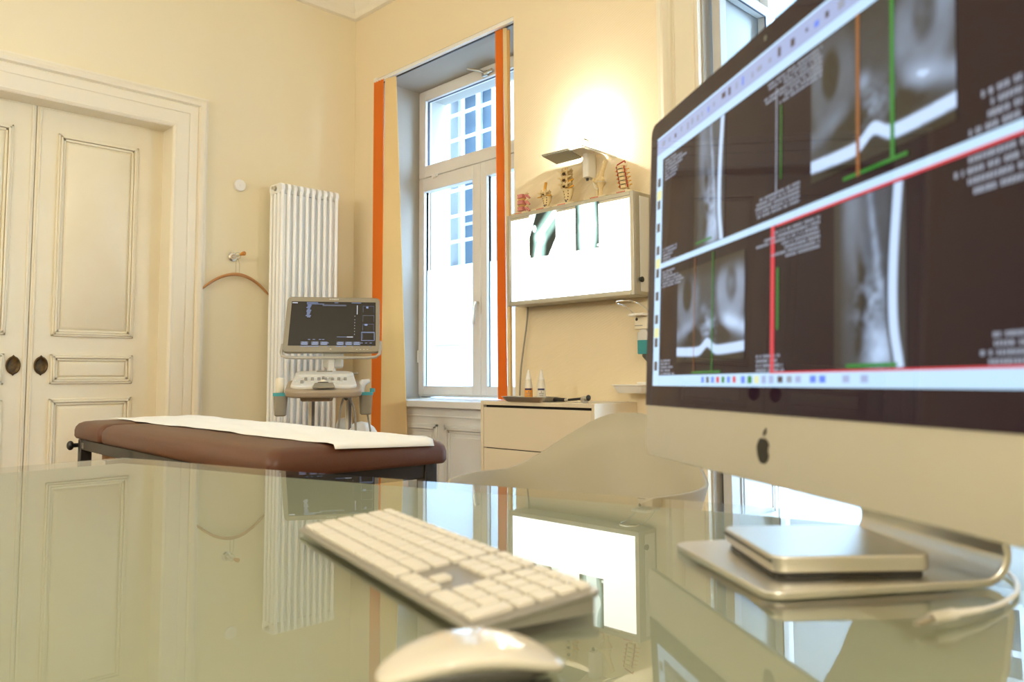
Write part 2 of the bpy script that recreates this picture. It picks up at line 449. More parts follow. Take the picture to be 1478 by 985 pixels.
# ------------------------------------------------------------------ windows
def ring_box(mb, x0, x1, ya, yb, z0, z1, t, tb=None, tt=None):
    tb = tb or t; tt = tt or t
    mb.box(x0, x1, ya, ya + t, z0, z1).box(x0, x1, yb - t, yb, z0, z1).box(x0, x1, ya + t, yb - t, z0, z0 + tb).box(x0, x1, ya + t, yb - t, z1 - tt, z1)
    return mb
XW = 3.67
root = bpy.data.objects.new('window_1', None); COL.objects.link(root); struct(root)
f = ring_box(MB(), XW, XW + .08, 3.33, 4.695, .773, 3.068, .03)
f.box(XW + .002, XW + .08, 3.36, 4.665, 2.36, 2.42)
f.build('window_frame', 'window_paint', root, bev=.004)
f = ring_box(MB(), XW - .012, XW + .05, 3.35, 4.685, 2.397, 3.055, .075, tb=.088); up = f.build('upper_sash', 'window_paint', root, bev=.004)
f = ring_box(MB(), XW + .012, XW + .03, 3.42, 4.612, 2.48, 2.985, .006); f.build('gasket', 'gasket', up)
MB().box(XW + .018, XW + .024, 3.42, 4.615, 2.47, 2.99).build('window_pane', 'window_glass', up)
def lower_sash(ya, yb):
    f = ring_box(MB(), XW - .012, XW + .05, ya, yb, .785, 2.390, .062, tb=.062, tt=.10)
    s = f.build('sash', 'window_paint', root, bev=.004)
    ring_box(MB(), XW + .012, XW + .03, ya + .056, yb - .056, .84, 2.297, .006).build('gasket', 'gasket', s)
    MB().box(XW + .018, XW + .024, ya + .055, yb - .055, .84, 2.298).build('window_pane', 'window_glass', s)
    MB().box(XW + .0162, XW + .0172, ya + .066, yb - .066, .848, 1.70).build('frosted_film', 'frosted_film', s)
    return s
s1 = lower_sash(4.022, 4.685)
lower_sash(3.35, 4.002)
MB().box(XW - .02, XW + .01, 3.995, 4.03, .787, 2.388).build('meeting_strip', 'window_paint', root, bev=.005)
g = MB()
random.seed(4)
yy = 4.515
for wd in (.022, .018, .022, .020, .018, .02, .008, .022, .018, .02, .02, .018, .02, .02):
    if wd > .01: g.box(XW + .0148, XW + .0160, yy - wd * .8, yy, 1.133, 1.145)
    yy -= wd
g.build('lettering_print', 'faint_print', s1)
h = MB().box(XW - .016, XW - .008, 3.995, 4.03, 1.34, 1.46)
h.tube([(XW - .016, 4.012, 1.42), (XW - .045, 4.012, 1.42)], .009, 8)
h.tube([(XW - .045, 4.013, 1.426), (XW - .05, 4.02, 1.40), (XW - .05, 4.035, 1.27)], .0095, 8)
tag(h.build('window_handle', 'aluminium', root, smooth=True), 'silver window handle')
h = MB().tube([(XW - .01, 3.93, 3.0), (XW - .06, 3.95, 3.02), (XW - .08, 4.06, 3.058)], .007, 6)
h.tube([(XW - .03, 3.93, 3.0), (XW - .03, 3.86, 3.01)], .012, 8).box(XW - .035, XW - .01, 3.91, 3.96, 2.985, 3.02)
tag(h.build('stay_arm', 'brushed_steel', root, smooth=True), 'steel stay arm on the top light')
h = MB().tube([(XW - .012, 4.50, 2.385), (XW - .03, 4.50, 2.385)], .014, 8)
h.tube([(XW - .012, 4.50, 2.385), (XW - .025, 4.46, 2.39)], .012, 8)
h.build('latch', 'white_plastic', root, smooth=True)
# small jamb hinge
MB().lathe([(.008, 0), (.008, .09)], (XW - .012, 4.688, 1.02), 8).build('hinge', 'white_plastic', root)

# second window: left casement standing open along the reveal
XV = XB + .58
root = bpy.data.objects.new('window_2', None); COL.objects.link(root); struct(root)
f = ring_box(MB(), XV, XV + .07, W2a + .014, W2b - .014, .01, W2t - .014, .05)
f.build('window_frame', 'window_paint', root, bev=.004)
def leaf_panel(mb, along, a, b, face, sgn, z0, z1):
    """planted mouldings on the blind lower panel; along = 'x' or 'y'"""
    for e, t in ((.03, .014), (.055, .008)):
        for (p, q, r_, u) in ((a + e, b - e, z0 + e, z0 + e + t), (a + e, b - e, z1 - e - t, z1 - e), (a + e, a + e + t, z0 + e, z1 - e), (b - e - t, b - e, z0 + e, z1 - e)):
            lo, hi = sorted((face, face + sgn * .008))
            if along == 'x': mb.box(p, q, lo, hi, r_, u)
            else: mb.box(lo, hi, p, q, r_, u)
# two closed leaves
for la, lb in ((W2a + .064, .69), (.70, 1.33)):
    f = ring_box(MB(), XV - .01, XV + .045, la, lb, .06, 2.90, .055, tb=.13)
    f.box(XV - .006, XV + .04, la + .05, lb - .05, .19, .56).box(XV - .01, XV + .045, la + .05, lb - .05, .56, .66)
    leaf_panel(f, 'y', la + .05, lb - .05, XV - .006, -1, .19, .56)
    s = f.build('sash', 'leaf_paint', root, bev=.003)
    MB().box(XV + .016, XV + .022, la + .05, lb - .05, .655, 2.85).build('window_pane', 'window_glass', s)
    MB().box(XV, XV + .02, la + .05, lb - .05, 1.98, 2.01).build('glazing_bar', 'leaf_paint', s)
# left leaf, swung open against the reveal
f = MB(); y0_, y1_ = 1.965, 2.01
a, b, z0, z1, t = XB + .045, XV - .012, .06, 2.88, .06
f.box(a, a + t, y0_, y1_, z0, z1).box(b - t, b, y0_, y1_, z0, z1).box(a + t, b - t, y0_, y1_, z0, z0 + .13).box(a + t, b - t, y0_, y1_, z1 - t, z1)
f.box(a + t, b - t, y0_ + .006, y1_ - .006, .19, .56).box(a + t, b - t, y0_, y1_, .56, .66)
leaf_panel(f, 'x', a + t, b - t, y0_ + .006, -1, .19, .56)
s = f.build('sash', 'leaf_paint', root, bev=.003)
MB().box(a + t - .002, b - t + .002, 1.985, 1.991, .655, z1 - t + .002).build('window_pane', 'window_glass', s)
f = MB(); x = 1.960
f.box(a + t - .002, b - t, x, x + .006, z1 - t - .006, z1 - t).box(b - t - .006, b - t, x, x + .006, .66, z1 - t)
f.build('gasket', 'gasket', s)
# top light above the leaves
# lining of that niche
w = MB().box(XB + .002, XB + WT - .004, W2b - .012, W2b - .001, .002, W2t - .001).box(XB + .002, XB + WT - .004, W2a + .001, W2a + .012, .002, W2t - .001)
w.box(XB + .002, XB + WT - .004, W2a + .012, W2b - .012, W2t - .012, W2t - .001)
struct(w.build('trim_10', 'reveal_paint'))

# ------------------------------------------------------------------ outside: the house across the street
b = thing('neighbouring_house', 'pale house across the street with white grilles over its windows', 'building', (9.0, 5.0, -3.5))
XH = 0.0
wz = [(.0, 3.6), (6.3, 9.5), (12.0, 15.0)]
cols = [(5.05 - 2.45 * k) for k in range(0, 6)]      # local y of window centres
hw = .58
cols = [c for c in cols if c > -8.4]
m_ = MB()
ys = sorted([(c - hw, c + hw) for c in cols])
zz = [(6.3, 9.45), (11.4, 14.2)]
edges = [-9.3] + [e for p in ys for e in p] + [14.0]
for i in range(0, len(edges), 2):
    m_.box(0, .4, edges[i], edges[i + 1], 0, 16)
for (ya, yb) in ys:
    m_.box(0, .4, ya, yb, 0, zz[0][0]).box(0, .4, ya, yb, zz[0][1], zz[1][0]).box(0, .4, ya, yb, zz[1][1], 16)
    m_.box(-.05, .0, ya - .06, yb + .06, zz[0][0] - .16, zz[0][0])
m_.build('wall', 'facade_white', b)
for (ya, yb) in ys:
    for (z0, z1) in zz:
        f = ring_box(MB(), .18, .24, ya, yb, z0, z1, .07)
        mid = (ya + yb) / 2
        f.box(.17, .24, mid - .04, mid + .04, z0, z1)
        for k in range(1, 4): f.box(.19, .23, ya, yb, z0 + (z1 - z0) * k / 4 - .025, z0 + (z1 - z0) * k / 4 + .025)
        o = f.build('window', 'grille_white', b)
        p = MB().box(.215, .23, ya, yb, z0, z1); p.build('pane', 'far_glass', o)
        p = MB().box(.26, .28, ya, ya + .3, z0, z1).box(.26, .28, yb - .35, yb, z0, z1); p.build('curtain', 'far_curtain', o)
        if z0 < 8:
            g = MB()
            for k in range(4): g.box(-.06, -.02, ya + (yb - ya) * k / 3 - .028, ya + (yb - ya) * k / 3 + .028, z0, z1)
            nrow = 8
            for k in range(nrow): g.box(-.055, -.025, ya, yb, z0 + (z1 - z0) * k / (nrow - 1) - .028, z0 + (z1 - z0) * k / (nrow - 1) + .028)
            g.build('grille', 'grille_white', b)
struct(MB().box(XB + .2, XB + W1T, YA + .3, 22, -3.5, 15).box(XB + .2, XB + WT, -14, YF - .2, -3.5, 15).box(XB + .2, XB + WT, YF - .2, YA + .3, ZC + .12, 15).build('wall_outside', 'facade_white'))
struct(MB().box(XB + WT + .05, 30, -25, 35, -3.7, -3.5).build('ground', 'asphalt'))

# ------------------------------------------------------------------ lamps
def make_uplight(name, label, loc, rotz):
    """local +x points away from the wall, y along the wall"""
    t = thing(name, label, 'lamp', loc, rotz)
    h = MB(); h.prism(rrect(.0, .075, -.022, .022, .012), -.075, .06); h.build('bracket', 'white_plastic', t, smooth=True, bev=.004)
    h = MB().lathe([(.007, -.088), (.009, -.075)], (.045, -.008, 0), 10); h.build('switch', 'black_plastic', t)
    h = MB().tube([(.04, 0, .05), (.04, 0, .09), (.045, .0, .135), (.04, -.03, .150)], .006, 8)
    h.tube([(.05, -.05, .062), (.05, .05, .062)], .007, 8)
    h.build('arm', 'chrome', t, smooth=True)
    h = MB().lathe([(.012, .072), (.016, .076), (.016, .084), (.012, .088)], (.09, 0, 0), 12)
    h.build('socket', 'cream_plastic', t, smooth=True)
    h = MB().lathe([(.006, .088), (.0075, .092), (.0075, .118), (.003, .122)], (.09, 0, 0), 10)
    h.build('bulb', 'led_glow', t, smooth=True)
    # square reflector plates: the left one lies flat, the right one dips away
    h = MB().box(.004, .17, -.064, .06, .056, .062); h.build('centre_tray', 'white_plastic', t, bev=.002)
    for P, nm in (([(.205, -.0, .050), (.215, -.185, .050), (.03, -.245, .052), (.028, -.062, .052)], 'plate_grey'),
                  ([(.03, .058, .064), (.17, .058, .064), (.165, .18, .004), (.03, .18, .004)], 'panel_grey')):
        h = MB(); h.rings([[Vector(p) for p in P], [Vector(p) + Vector((0, 0, .004)) for p in P]]); h.build('reflector', nm, t)
        h = MB().tube([(p[0], p[1], p[2] + .007) for p in P + P[:1]], .0035, 6); h.build('wire_frame', 'chrome', t, smooth=True)
    return t
mat('plate_grey', (0.34, 0.36, 0.32), 0.5)
LAMP_W = 25.0
def lamp_light(parent, pos, power, r=.02, col=WARM):
    l = bpy.data.lights.new('bulb_light', 'POINT'); l.energy = power; l.color = col; l.shadow_soft_size = r
    o = bpy.data.objects.new('bulb_light', l); COL.objects.link(o); o.parent = parent; o.location = pos
    return o
up1 = make_uplight('wall_uplight', 'white wall uplight with two grey square reflector plates above the lightbox', (XB, 2.735, 2.065), PI)
lamp_light(up1, (.09, 0, .112), LAMP_W, .012)
up2 = make_uplight('wall_uplight', 'white wall uplight with reflector plates on the wall facing the windows', (XL, 2.4, 2.1), 0.0)
lamp_light(up2, (.09, 0, .112), 200.0, .012)
up3 = make_uplight('wall_uplight', 'white wall uplight with reflector plates on the wall left of the sliding doors', (XL, 4.3, 2.1), 0.0)
lamp_light(up3, (.09, 0, .112), 95.0, .012)
pd = thing('added_fill_lamp', 'added round opal glass lamp, unseen, giving fill light from the back of the room', 'lamp', (-1.2, -1.5, ZC))  # added fitting behind the camera, put in for warm front fill
MB().lathe([(.06, -.03), (.06, 0)], (0, 0, 0), 20).build('ceiling_rose', 'white_plastic', pd)
MB().tube([(0, 0, -.03), (0, 0, -.82)], .004, 6).build('cable', 'white_plastic', pd)
MB().ball((0, 0, -.98), .17, 24, 14).build('shade', 'fill_lamp_glass', pd, smooth='all')
lamp_light(pd, (0, 0, -1.25), 80.0, .12, (1.0, 0.97, 0.88))

# ------------------------------------------------------------------ curtains
def sheet(mb, pts_top, pts_bot, z0, z1, rows=14, th=.004):
    """a hanging strip: plan polylines at top and bottom, given a small real thickness"""
    a = []
    for i in range(rows + 1):
        k = i / rows
        a.append([(p[0] * (1 - k) + q[0] * k, p[1] * (1 - k) + q[1] * k, z1 + (z0 - z1) * k) for p, q in zip(pts_top, pts_bot)])
    b = [[(x + th, y - th * .3, z) for x, y, z in r] for r in a]
    mb.rings([ra + rb[::-1] for ra, rb in zip(a, b)])
    return mb
ct = thing('curtain', 'orange and cream curtain at the left side of the window', 'curtain', (0, 0, 0))
n_ = 9
top = [(XB - .018 + .012 * (i % 2), 4.80 - .115 * i / (n_ - 1)) for i in range(n_)]
bot = [(XB - .018 + .014 * (i % 2), 4.80 - .125 * i / (n_ - 1)) for i in range(n_)]
sheet(MB(), top, bot, .01, 3.09).build('orange_panel', 'curtain_orange', ct, smooth=True)
top = [(XB - .004, 4.682), (XB + .002, 4.65), (XB + .012, 4.62), (XB + .024, 4.585)]
bot = [(XB - .03, 4.672), (XB - .036, 4.56), (XB - .028, 4.44), (XB - .034, 4.33)]
sheet(MB(), top, bot, .01, 3.09).build('cream_panel', 'curtain_cream', ct, smooth=True)
ct = thing('curtain', 'orange curtain strip between the window and the lightbox', 'curtain', (0, 0, 0))
top = [(XB + .02 + .012 * (i % 2), 3.535 - .06 * i / 6) for i in range(7)]
bot = [(XB + .02 + .016 * (i % 2), 3.522 - .074 * i / 6) for i in range(7)]
sheet(MB(), top, bot, .775, 3.09).build('orange_panel', 'curtain_orange', ct, smooth=True)
top = [(XB + .025, 3.472), (XB + .03, 3.46), (XB + .036, 3.45)]
bot = [(XB + .03, 3.446), (XB + .035, 3.441), (XB + .04, 3.436)]
sheet(MB(), top, bot, .775, 3.09).build('cream_panel', 'curtain_cream', ct, smooth=True)
top = [(XB + .038, 3.449), (XB + .042, 3.442), (XB + .046, 3.435)]
bot = [(XB + .042, 3.435), (XB + .045, 3.432), (XB + .048, 3.429)]
sheet(MB(), top, bot, .775, 3.075).build('side_panel', 'curtain_brown', ct, smooth=True)
tr = thing('curtain_rail', 'slim white curtain rail with dark slot across the window head', 'curtain rail', (0, 0, 0))
MB().box(XB + .002, XB + .03, W1a + .003, 4.84, 3.095, 3.119).build('rail', 'white_plastic', tr)
MB().box(XB + .03, XB + .042, W1a + .003, 4.80, 3.09, 3.108).build('slot', 'black_plastic', tr)
MB().box(XB - .014, XB + .001, 4.77, 4.812, 3.092, 3.125).build('end_cap', 'white_plastic', tr, bev=.004)

# ------------------------------------------------------------------ radiator
rd = thing('radiator', 'tall white column radiator behind the ultrasound machine', 'radiator', (2.625, YA - .215, .12))
P_ = .0468
for k in range(10):
    s = MB()
    x = P_ * k
    for j in range(4):
        yk = .0 + .048 * j + .014
        s.tube([(x + .013, yk, .02), (x + .013, yk, 2.09)], .0128, 14)
    for zc in (.0, 2.05):
        pl = rrect(0, .158 + .014, zc, zc + .065, .03, 4)
        s.rings([[(x + xo, y, z) for y, z in pl] for xo in (.001, .006, .020, .025)])
    s.build('column', 'radiator_white', rd, smooth=True)
h = MB()
for zc in (.035, 2.08): h.tube([(-.006, .085, zc), (P_ * 9 + .03, .085, zc)], .017, 10)
h.build('header_pipe', 'radiator_white', rd, smooth=True)
h = MB().lathe([(.013, -.026), (.013, -.006), (.020, -.006), (.020, 0)], (0, .085, 2.083), 6, 'x'); tag(h.build('vent_plug', 'aluminium', rd), 'silver vent plug')
h = MB().tube([(.05, .172, 1.9), (.05, .213, 1.9)], .01, 6).tube([(.36, .172, 1.9), (.36, .213, 1.9)], .01, 6).tube([(.05, .172, .3), (.05, .213, .3)], .01, 6).tube([(.36, .172, .3), (.36, .213, .3)], .01, 6)
h.build('wall_bracket', 'radiator_white', rd)
h = MB().tube([(.1, .085, .035), (.1, .085, -.12)], .011, 8).tube([(.3, .085, .035), (.3, .085, -.12)], .011, 8); h.build('feed_pipe', 'radiator_white', rd)

# ------------------------------------------------------------------ small things on the door wall
t = thing('wall_sensor', 'small round white sensor high on the wall left of the radiator', 'sensor', (2.424, YA, 2.213))
MB().lathe([(.040, 0), (.041, -.012), (.038, -.022), (.012, -.024)], (0, 0, 0), 28, 'y').build('housing', 'white_plastic', t, smooth=True)
MB().lathe([(.010, -.023), (.010, -.027), (.002, -.028)], (0, 0, 0), 14, 'y').build('button', 'white_plastic', t, smooth=True)
t = thing('coat_hook', 'steel coat hook with orange wooden tip holding the hanger', 'hook', (2.388, YA, 1.722))
MB().lathe([(.030, 0), (.030, -.008), (.020, -.012), (.016, -.02)], (0, 0, 0), 20, 'y').build('rosette', 'chrome', t, smooth=True)
MB().tube([(0, -.01, 0), (.012, -.05, .004), (.022, -.078, .010)], .008, 10).build('peg', 'brushed_steel', t, smooth=True)
tag(MB().tube([(.020, -.074, .009), (.024, -.085, .012), (.032, -.105, .016), (.034, -.110, .017)], [.008, .011, .015, .012], 12).build('tip', 'knob_orange', t, smooth=True), 'orange wooden tip')
t = thing('coat_hanger', 'curved brown wooden coat hanger hanging from the wall hook', 'hanger', (2.40, YA - .045, 1.60))
arc = []
for i in range(25):
    k = -1 + 2 * i / 24
    arc.append((.235 * k, -.010 + .02 * abs(k), -.118 * k * k * (1.0 + .0 * k)))
MB().tube(arc, [.006 + .007 * (1 - abs(-1 + 2 * i / 24)) ** .5 for i in range(25)], 10, flat=(1.0, .9)).build('bar', 'hanger_wood', t, smooth=True)
h = MB().tube([(-.012, -.01, .01), (-.012, -.01, .085), (0, -.01, .105)], .0028, 6).tube([(.012, -.01, .01), (.012, -.01, .075), (.0, -.01, .105)], .0028, 6)
h.tube([(0, -.01, .10)] + [(.020 * math.sin(a), -.01, .125 - .022 * math.cos(a)) for a in [R(d) for d in range(0, 260, 20)]], .003, 6)
tag(h.build('hook_wire', 'clear_plastic', t, smooth=True), 'clear plastic double stem and hook')

# ------------------------------------------------------------------ treatment couch
bt = .722
A0 = np.array([1.03, 1.93]); 
couch = thing('treatment_couch', 'brown leather treatment couch on a black steel frame', 'treatment couch', (1.424, 3.035, 0), -math.atan2(.105, 1.99))
def cushion(x0, x1, y0, y1, z0, z1, r, mname, crown=.012):
    rs = []
    prof = [(-.035, z0), (-.006, z0 + .003), (0, z0 + .014), (0, z1 - .042), (-.004, z1 - .026), (-.014, z1 - .012), (-.032, z1 - .003), (-.06, z1), (-.12, z1 + .002)]
    for o, z in prof:
        rs.append([(x, y, z) for x, y in rrect(x0 - o, x1 + o, y0 - o, y1 + o, max(r + o * .4, .012), 6)] if False else [(x, y, z) for x, y in rrect(x0 - o, x1 + o, y0 - o, y1 + o, r, 6)])
    return MB().rings(rs).build(mname, 'leather', couch, smooth='all')
HX, HY = .307, 1.045
tag(cushion(-HX, HX, -HY, .595, bt - .082, bt, .035, 'seat_cushion'), 'long brown cushion')
tag(cushion(-HX, HX, .603, HY, bt - .082, bt, .035, 'head_cushion'), 'short adjustable head cushion')
fr = MB()
for s in (-1, 1): fr.box(s * .27 - .02, s * .27 + .02, -HY + .06, HY - .05, bt - .130, bt - .083)
fr.box(-.29, .29, -HY + .06, -HY + .10, bt - .130, bt - .083).box(-.29, .29, HY - .09, HY - .05, bt - .130, bt - .083)
fr.box(-.29, .29, .2, .24, bt - .125, bt - .084).build('frame', 'black_steel', couch, bev=.003)
for sx in (-1, 1):
    for sy in (-HY + .08, HY - .07):
        l = MB().box(sx * .27 - .024, sx * .27 + .024, sy - .024, sy + .024, .02, bt - .084); o = l.build('leg', 'black_steel', couch, bev=.003)
        MB().lathe([(.028, 0), (.028, .02)], (sx * .27, sy, 0), 14).build('foot', 'black_plastic', o)
fr = MB().box(-.25, .25, HY - .36, HY - .33, .50, .56).box(-.25, .25, -HY + .3, -HY + .33, .30, .34)
fr.build('cross_bar', 'black_steel', couch)
MB().box(-.2, .22, HY - .30, HY - .08, .535, .572).build('roll_holder', 'kit_wood', couch, bev=.004)
h = MB().lathe([(.035, 0), (.035, .04)], (-.225, HY - .045, bt - .115), 16, 'y')
h.tube([(-.24, HY - .0, bt - .115), (-.30, HY + .0, bt - .115)], .01, 8).ball((-.315, HY, bt - .115), (.016, .022, .022))
tag(h.build('adjusting_knob', 'black_plastic', couch, smooth=True), 'black clamp knob')
tag(MB().box(-.2925, -.2905, HY - .13, HY - .10, bt - .122, bt - .098).build('screw_plate', 'brushed_steel', couch), 'small steel screw plate')
# paper sheet over the couch, its near end folding down
pr = MB()
NX, NY = 22, 60
for j in range(NY + 1):
    k = j / NY
    row = []
    for i in range(NX + 1):
        a = -1 + 2 * i / NX
        ln = HY - .02 - k * (2 * HY - .02 + .022)
        ylo = ln
        over = max(0, -(HY - .035) - ln)
        z = bt + .0065 + .002 * math.sin(23 * k + 3 * a) * math.sin(9 * a + 11 * k) 
        y = ln
        if over > 0:
            y = -(HY - .035) - .037 * math.sin(min(over / .05, 1) * PI / 2); z = bt + .0068 - .055 * (1 - math.cos(min(over / .075, 1.3)))
            z -= .02 * (over / .09) * (.5 + .5 * a)
        x = .044 + .016 * k + (.20 - .025 * k) * a + .006 * math.sin(14 * k) * abs(a) + .004 * math.sin(60 * k) * (abs(a) > .9)
        row.append((x, y, z))
    pr.v += row
for j in range(NY):
    for i in range(NX):
        q = j * (NX + 1) + i; pr.f.append((q, q + 1, q + NX + 2, q + NX + 1)); pr.mi.append(0)
o = pr.build('couch_paper', 'paper', smooth='all')
o.location = couch.location; o.rotation_euler = couch.rotation_euler
sd = o.modifiers.new('thick', 'SOLIDIFY'); sd.thickness = .0008
tag(o, 'white paper sheet laid along the brown treatment couch', 'paper sheet')

# ------------------------------------------------------------------ ultrasound machine
US = thing('ultrasound_machine', 'grey ultrasound machine with tilted monitor beside the radiator', 'ultrasound machine', (2.55, 4.08, 0), R(-32))
def loc_plate(p0, ex, ez, th):
    """returns f(x,z,d): point on a tilted plate"""
    n = Vector(ex).cross(Vector(ez)).normalized()
    return lambda x, z, d=0.0: tuple(Vector(p0) + Vector(ex) * x + Vector(ez) * z + n * d)
# monitor plate: x along, z up with a backward lean; d towards the viewer
MW, MH = .545, .335
tl = R(-10)
mp = loc_plate((.0, .0, 1.062), (1, 0, 0), (0, math.sin(R(8)), math.cos(R(8))), 0)
def plate_rr(mb, f, x0, x1, z0, z1, r, d0, d1, inset=.0):
    a = rrect(x0, x1, z0, z1, r, 5)
    c = rrect(x0 + inset, x1 - inset, z0 + inset, z1 - inset, max(r - inset, .002), 5)
    mb.rings([[f(x, z, d0) for x, z in a], [f(x, z, d1 - inset * .6) for x, z in a], [f(x, z, d1) for x, z in c]])
    return mb
def trap_rr(mb, f, d0, d1, sh):
    a = [(x - sh * (1 - z / MH) * (1 if x < 0 else 0), z) for x, z in rrect(-.262, .275, .0, MH, .025, 5)]
    mb.rings([[f(x, z, d0) for x, z in a], [f(x, z, d1) for x, z in a]]); return mb
o = trap_rr(MB(), mp, -.045, .0, .026).build('monitor', 'grey_plastic', US, bev=.006, seg=2)
def quadp(mb, f, x0, x1, z0, z1, d, skew=0.0):
    sk = lambda x, z: x - .024 * (1 - z / MH) * max(0, min(1, (.26 - x) / .52))
    mb.rings([[f(sk(x, z), z, d - .0006) for x, z in ((x0, z0), (x1, z0), (x1, z1), (x0, z1))], [f(sk(x, z), z, d) for x, z in ((x0, z0), (x1, z0), (x1, z1), (x0, z1))]])
    return mb
scr = quadp(MB(), mp, -.236, .25, .04, .306, .0012).build('screen', 'scan_screen', o)
bx = MB(); wh = MB(); pn = MB()
random.seed(7)
sx = lambda u: -.236 + (u - 425) / 113 * .486      # screen design units
sz = lambda v: .306 - (v - 434) / 60 * .266
for u0 in (441, 454.5, 466, 487, 498, 508.5):
    quadp(pn, mp, sx(u0), sx(u0 + 9.5), sz(493), sz(488.5), .0020)
    quadp(bx, mp, sx(u0 + 1.5), sx(u0 + 8), sz(490), sz(489), .0026); quadp(bx, mp, sx(u0 + 1), sx(u0 + 8.5), sz(492.6), sz(491.2), .0026)
for v0 in (439, 452, 464, 476): 
    for (a, bq, c, d) in ((520.5, 536, v0, v0 + .7), (520.5, 521.1, v0, v0 + 9), (535.4, 536, v0, v0 + 9)): quadp(pn, mp, sx(a), sx(bq), sz(d), sz(c), .0020)
for (a, bq, c, d) in ((519, 536.5, 475, 475.8), (519, 519.6, 475, 487), (536, 536.6, 475, 487), (519, 536.6, 486.4, 487)): quadp(bx, mp, sx(a), sx(bq), sz(d), sz(c), .0024)
quadp(bx, mp, sx(525), sx(528), sz(442.5), sz(440), .0024); quadp(bx, mp, sx(523), sx(527), sz(466.5), sz(464), .0024)
for k in range(10):
    a = 446 - (k % 3) * .6; quadp(bx, mp, sx(a + .5 * (k % 2)), sx(451.5 - .6 * (k % 4)), sz(439.4 + 1.8 * k), sz(438.3 + 1.8 * k), .0022)
quadp(wh, mp, sx(426), sx(433), sz(436.6), sz(435.4), .0024); quadp(bx, mp, sx(445), sx(460), sz(436), sz(435.1), .0022); quadp(bx, mp, sx(445), sx(468), sz(437.6), sz(436.9), .0022)
quadp(pn, mp, sx(466), sx(498), sz(440), sz(437.8), .0020); quadp(bx, mp, sx(505), sx(518), sz(435.6), sz(434.8), .0022); quadp(bx, mp, sx(482), sx(487), sz(435.8), sz(435), .0022)
quadp(wh, mp, sx(512.4), sx(513.4), sz(451), sz(438.5), .0024)
for v in (453, 458, 462, 466, 470, 474, 478): quadp(wh, mp, sx(509.5), sx(510.3), sz(v + .8), sz(v), .0022)
quadp(bx, mp, sx(487), sx(500), sz(482.4), sz(481.9), .0022); quadp(wh, mp, sx(500), sx(508), sz(482.6), sz(481.6), .0022)
for u0 in (450, 456, 464, 468): quadp(bx, mp, sx(u0), sx(u0 + 3), sz(486), sz(485.3), .0022)
for u0, l in ((441, 5), (447, 4), (452, 6), (459, 5), (475, 2), (486, 8), (496, 4), (507, 2), (517, 1), (530, 2)): quadp(bx, mp, sx(u0), sx(u0 + l), sz(495.2), sz(494.4), .0022)
for u0 in (474, 518, 524, 530): quadp(bx, mp, sx(u0), sx(u0 + 3), sz(490.5), sz(489.8), .0022)
[MB().rings([pn.v[i:i + 4], pn.v[i + 4:i + 8]]).build('menu_tile', 'scan_panel', scr) for i in range(0, len(pn.v), 8)]; bx.build('menu_text_pattern', 'scan_blue', scr); wh.build('scale_mark_pattern', 'scan_white', scr)
g = MB()
for k, wd in enumerate((.006, .004, .006, .007, .006, .005, .006)):
    quadp(g, mp, -.022 + .008 * k, -.022 + .008 * k + wd, .318, .325, .002)
tag(g.build('badge_print', 'light_grey_plastic', o), 'small pale maker badge on the bezel')
g = MB()
for k in range(4): quadp(g, mp, .14 + .02 * k, .148 + .02 * k, .017, .020, .002)
quadp(g, mp, -.006, .004, .018, .022, .002); g.build('button', 'light_grey_plastic', o)
# grip bar under the monitor
pts = [mp(-.285, .05, -.015), mp(-.292, .0, .0), mp(-.286, -.022, .012), mp(-.262, -.032, .018), mp(-.2, -.035, .02), mp(.2, -.035, .02), mp(.25, -.03, .018), mp(.272, -.01, .012), mp(.277, .03, -.006), mp(.277, .07, -.02)]
MB().tube(pts, .009, 10).build('grip_bar', 'bar_grey', US, smooth=True)
# neck
h = MB(); h.prism(rrect(-.055, .062, .045, .10, .015), .97, 1.09); o = h.build('neck', 'light_grey_plastic', US, smooth=True, bev=.01)
MB().box(-.028, .012, .02, .05, .93, 1.03).build('hinge', 'panel_grey', o, bev=.006)
h = MB().box(-.022, -.006, .040, .0445, 1.018, 1.024).box(.0, .014, .040, .0445, 1.018, 1.024); h.build('vent_slot', 'black_plastic', o)
# console: a shallow tray leaning toward the operator
cs = loc_plate((-.045, -.40, .852), (1, 0, 0), (0, .985, .17), 0)   # x, run backward; d = up
def tray(mb, w0, w1, l0, l1, d0, d1, r):
    a = []
    pts = rrect(-1, 1, l0, l1, r, 6)
    # taper: narrower at the back
    def px(x, l):
        return x * (w0 + (w1 - w0) * (l - l0) / (l1 - l0))
    raw = rrect(-w0, w0, l0, l1, r, 6)
    P0 = [(px(x / w0, l), l) for x, l in raw]
    mb.rings([[cs(x, l, d) for x, l in P0] for d in (d0, d1)])
    return mb
o = tray(MB(), .205, .20, -.02, .34, -.045, -.004, .07).build('console', 'taupe_plastic', US, smooth=True, bev=.012, seg=3)
tray(MB(), .178, .168, .045, .40, -.012, .012, .05).build('control_panel', 'panel_grey', US, smooth=True, bev=.006)
tray(MB(), .172, .155, .30, .43, .0, .030, .05).build('rear_housing', 'light_grey_plastic', US, smooth=True, bev=.008)
tray(MB(), .06, .05, .0, .115, .004, .0165, .006).build('palm_rest', 'grey_plastic', US, smooth=True, bev=.004)
h = MB()
tray(h, .045, .045, .385, .41, .03, .0335, .005); h.build('label_plate', 'grey_plastic', US)
def knob(x, l, r, hh, mname='knob_grey'):
    c = Vector(cs(x, l, .012)); nrm = (Vector(cs(x, l, 1.0)) - Vector(cs(x, l, 0))).normalized()
    h = MB().tube([c - nrm * .002, c + nrm * hh * .9, c + nrm * hh], [r, r * .95, r * .75], 14)
    return h.build('knob', mname, US, smooth=True)
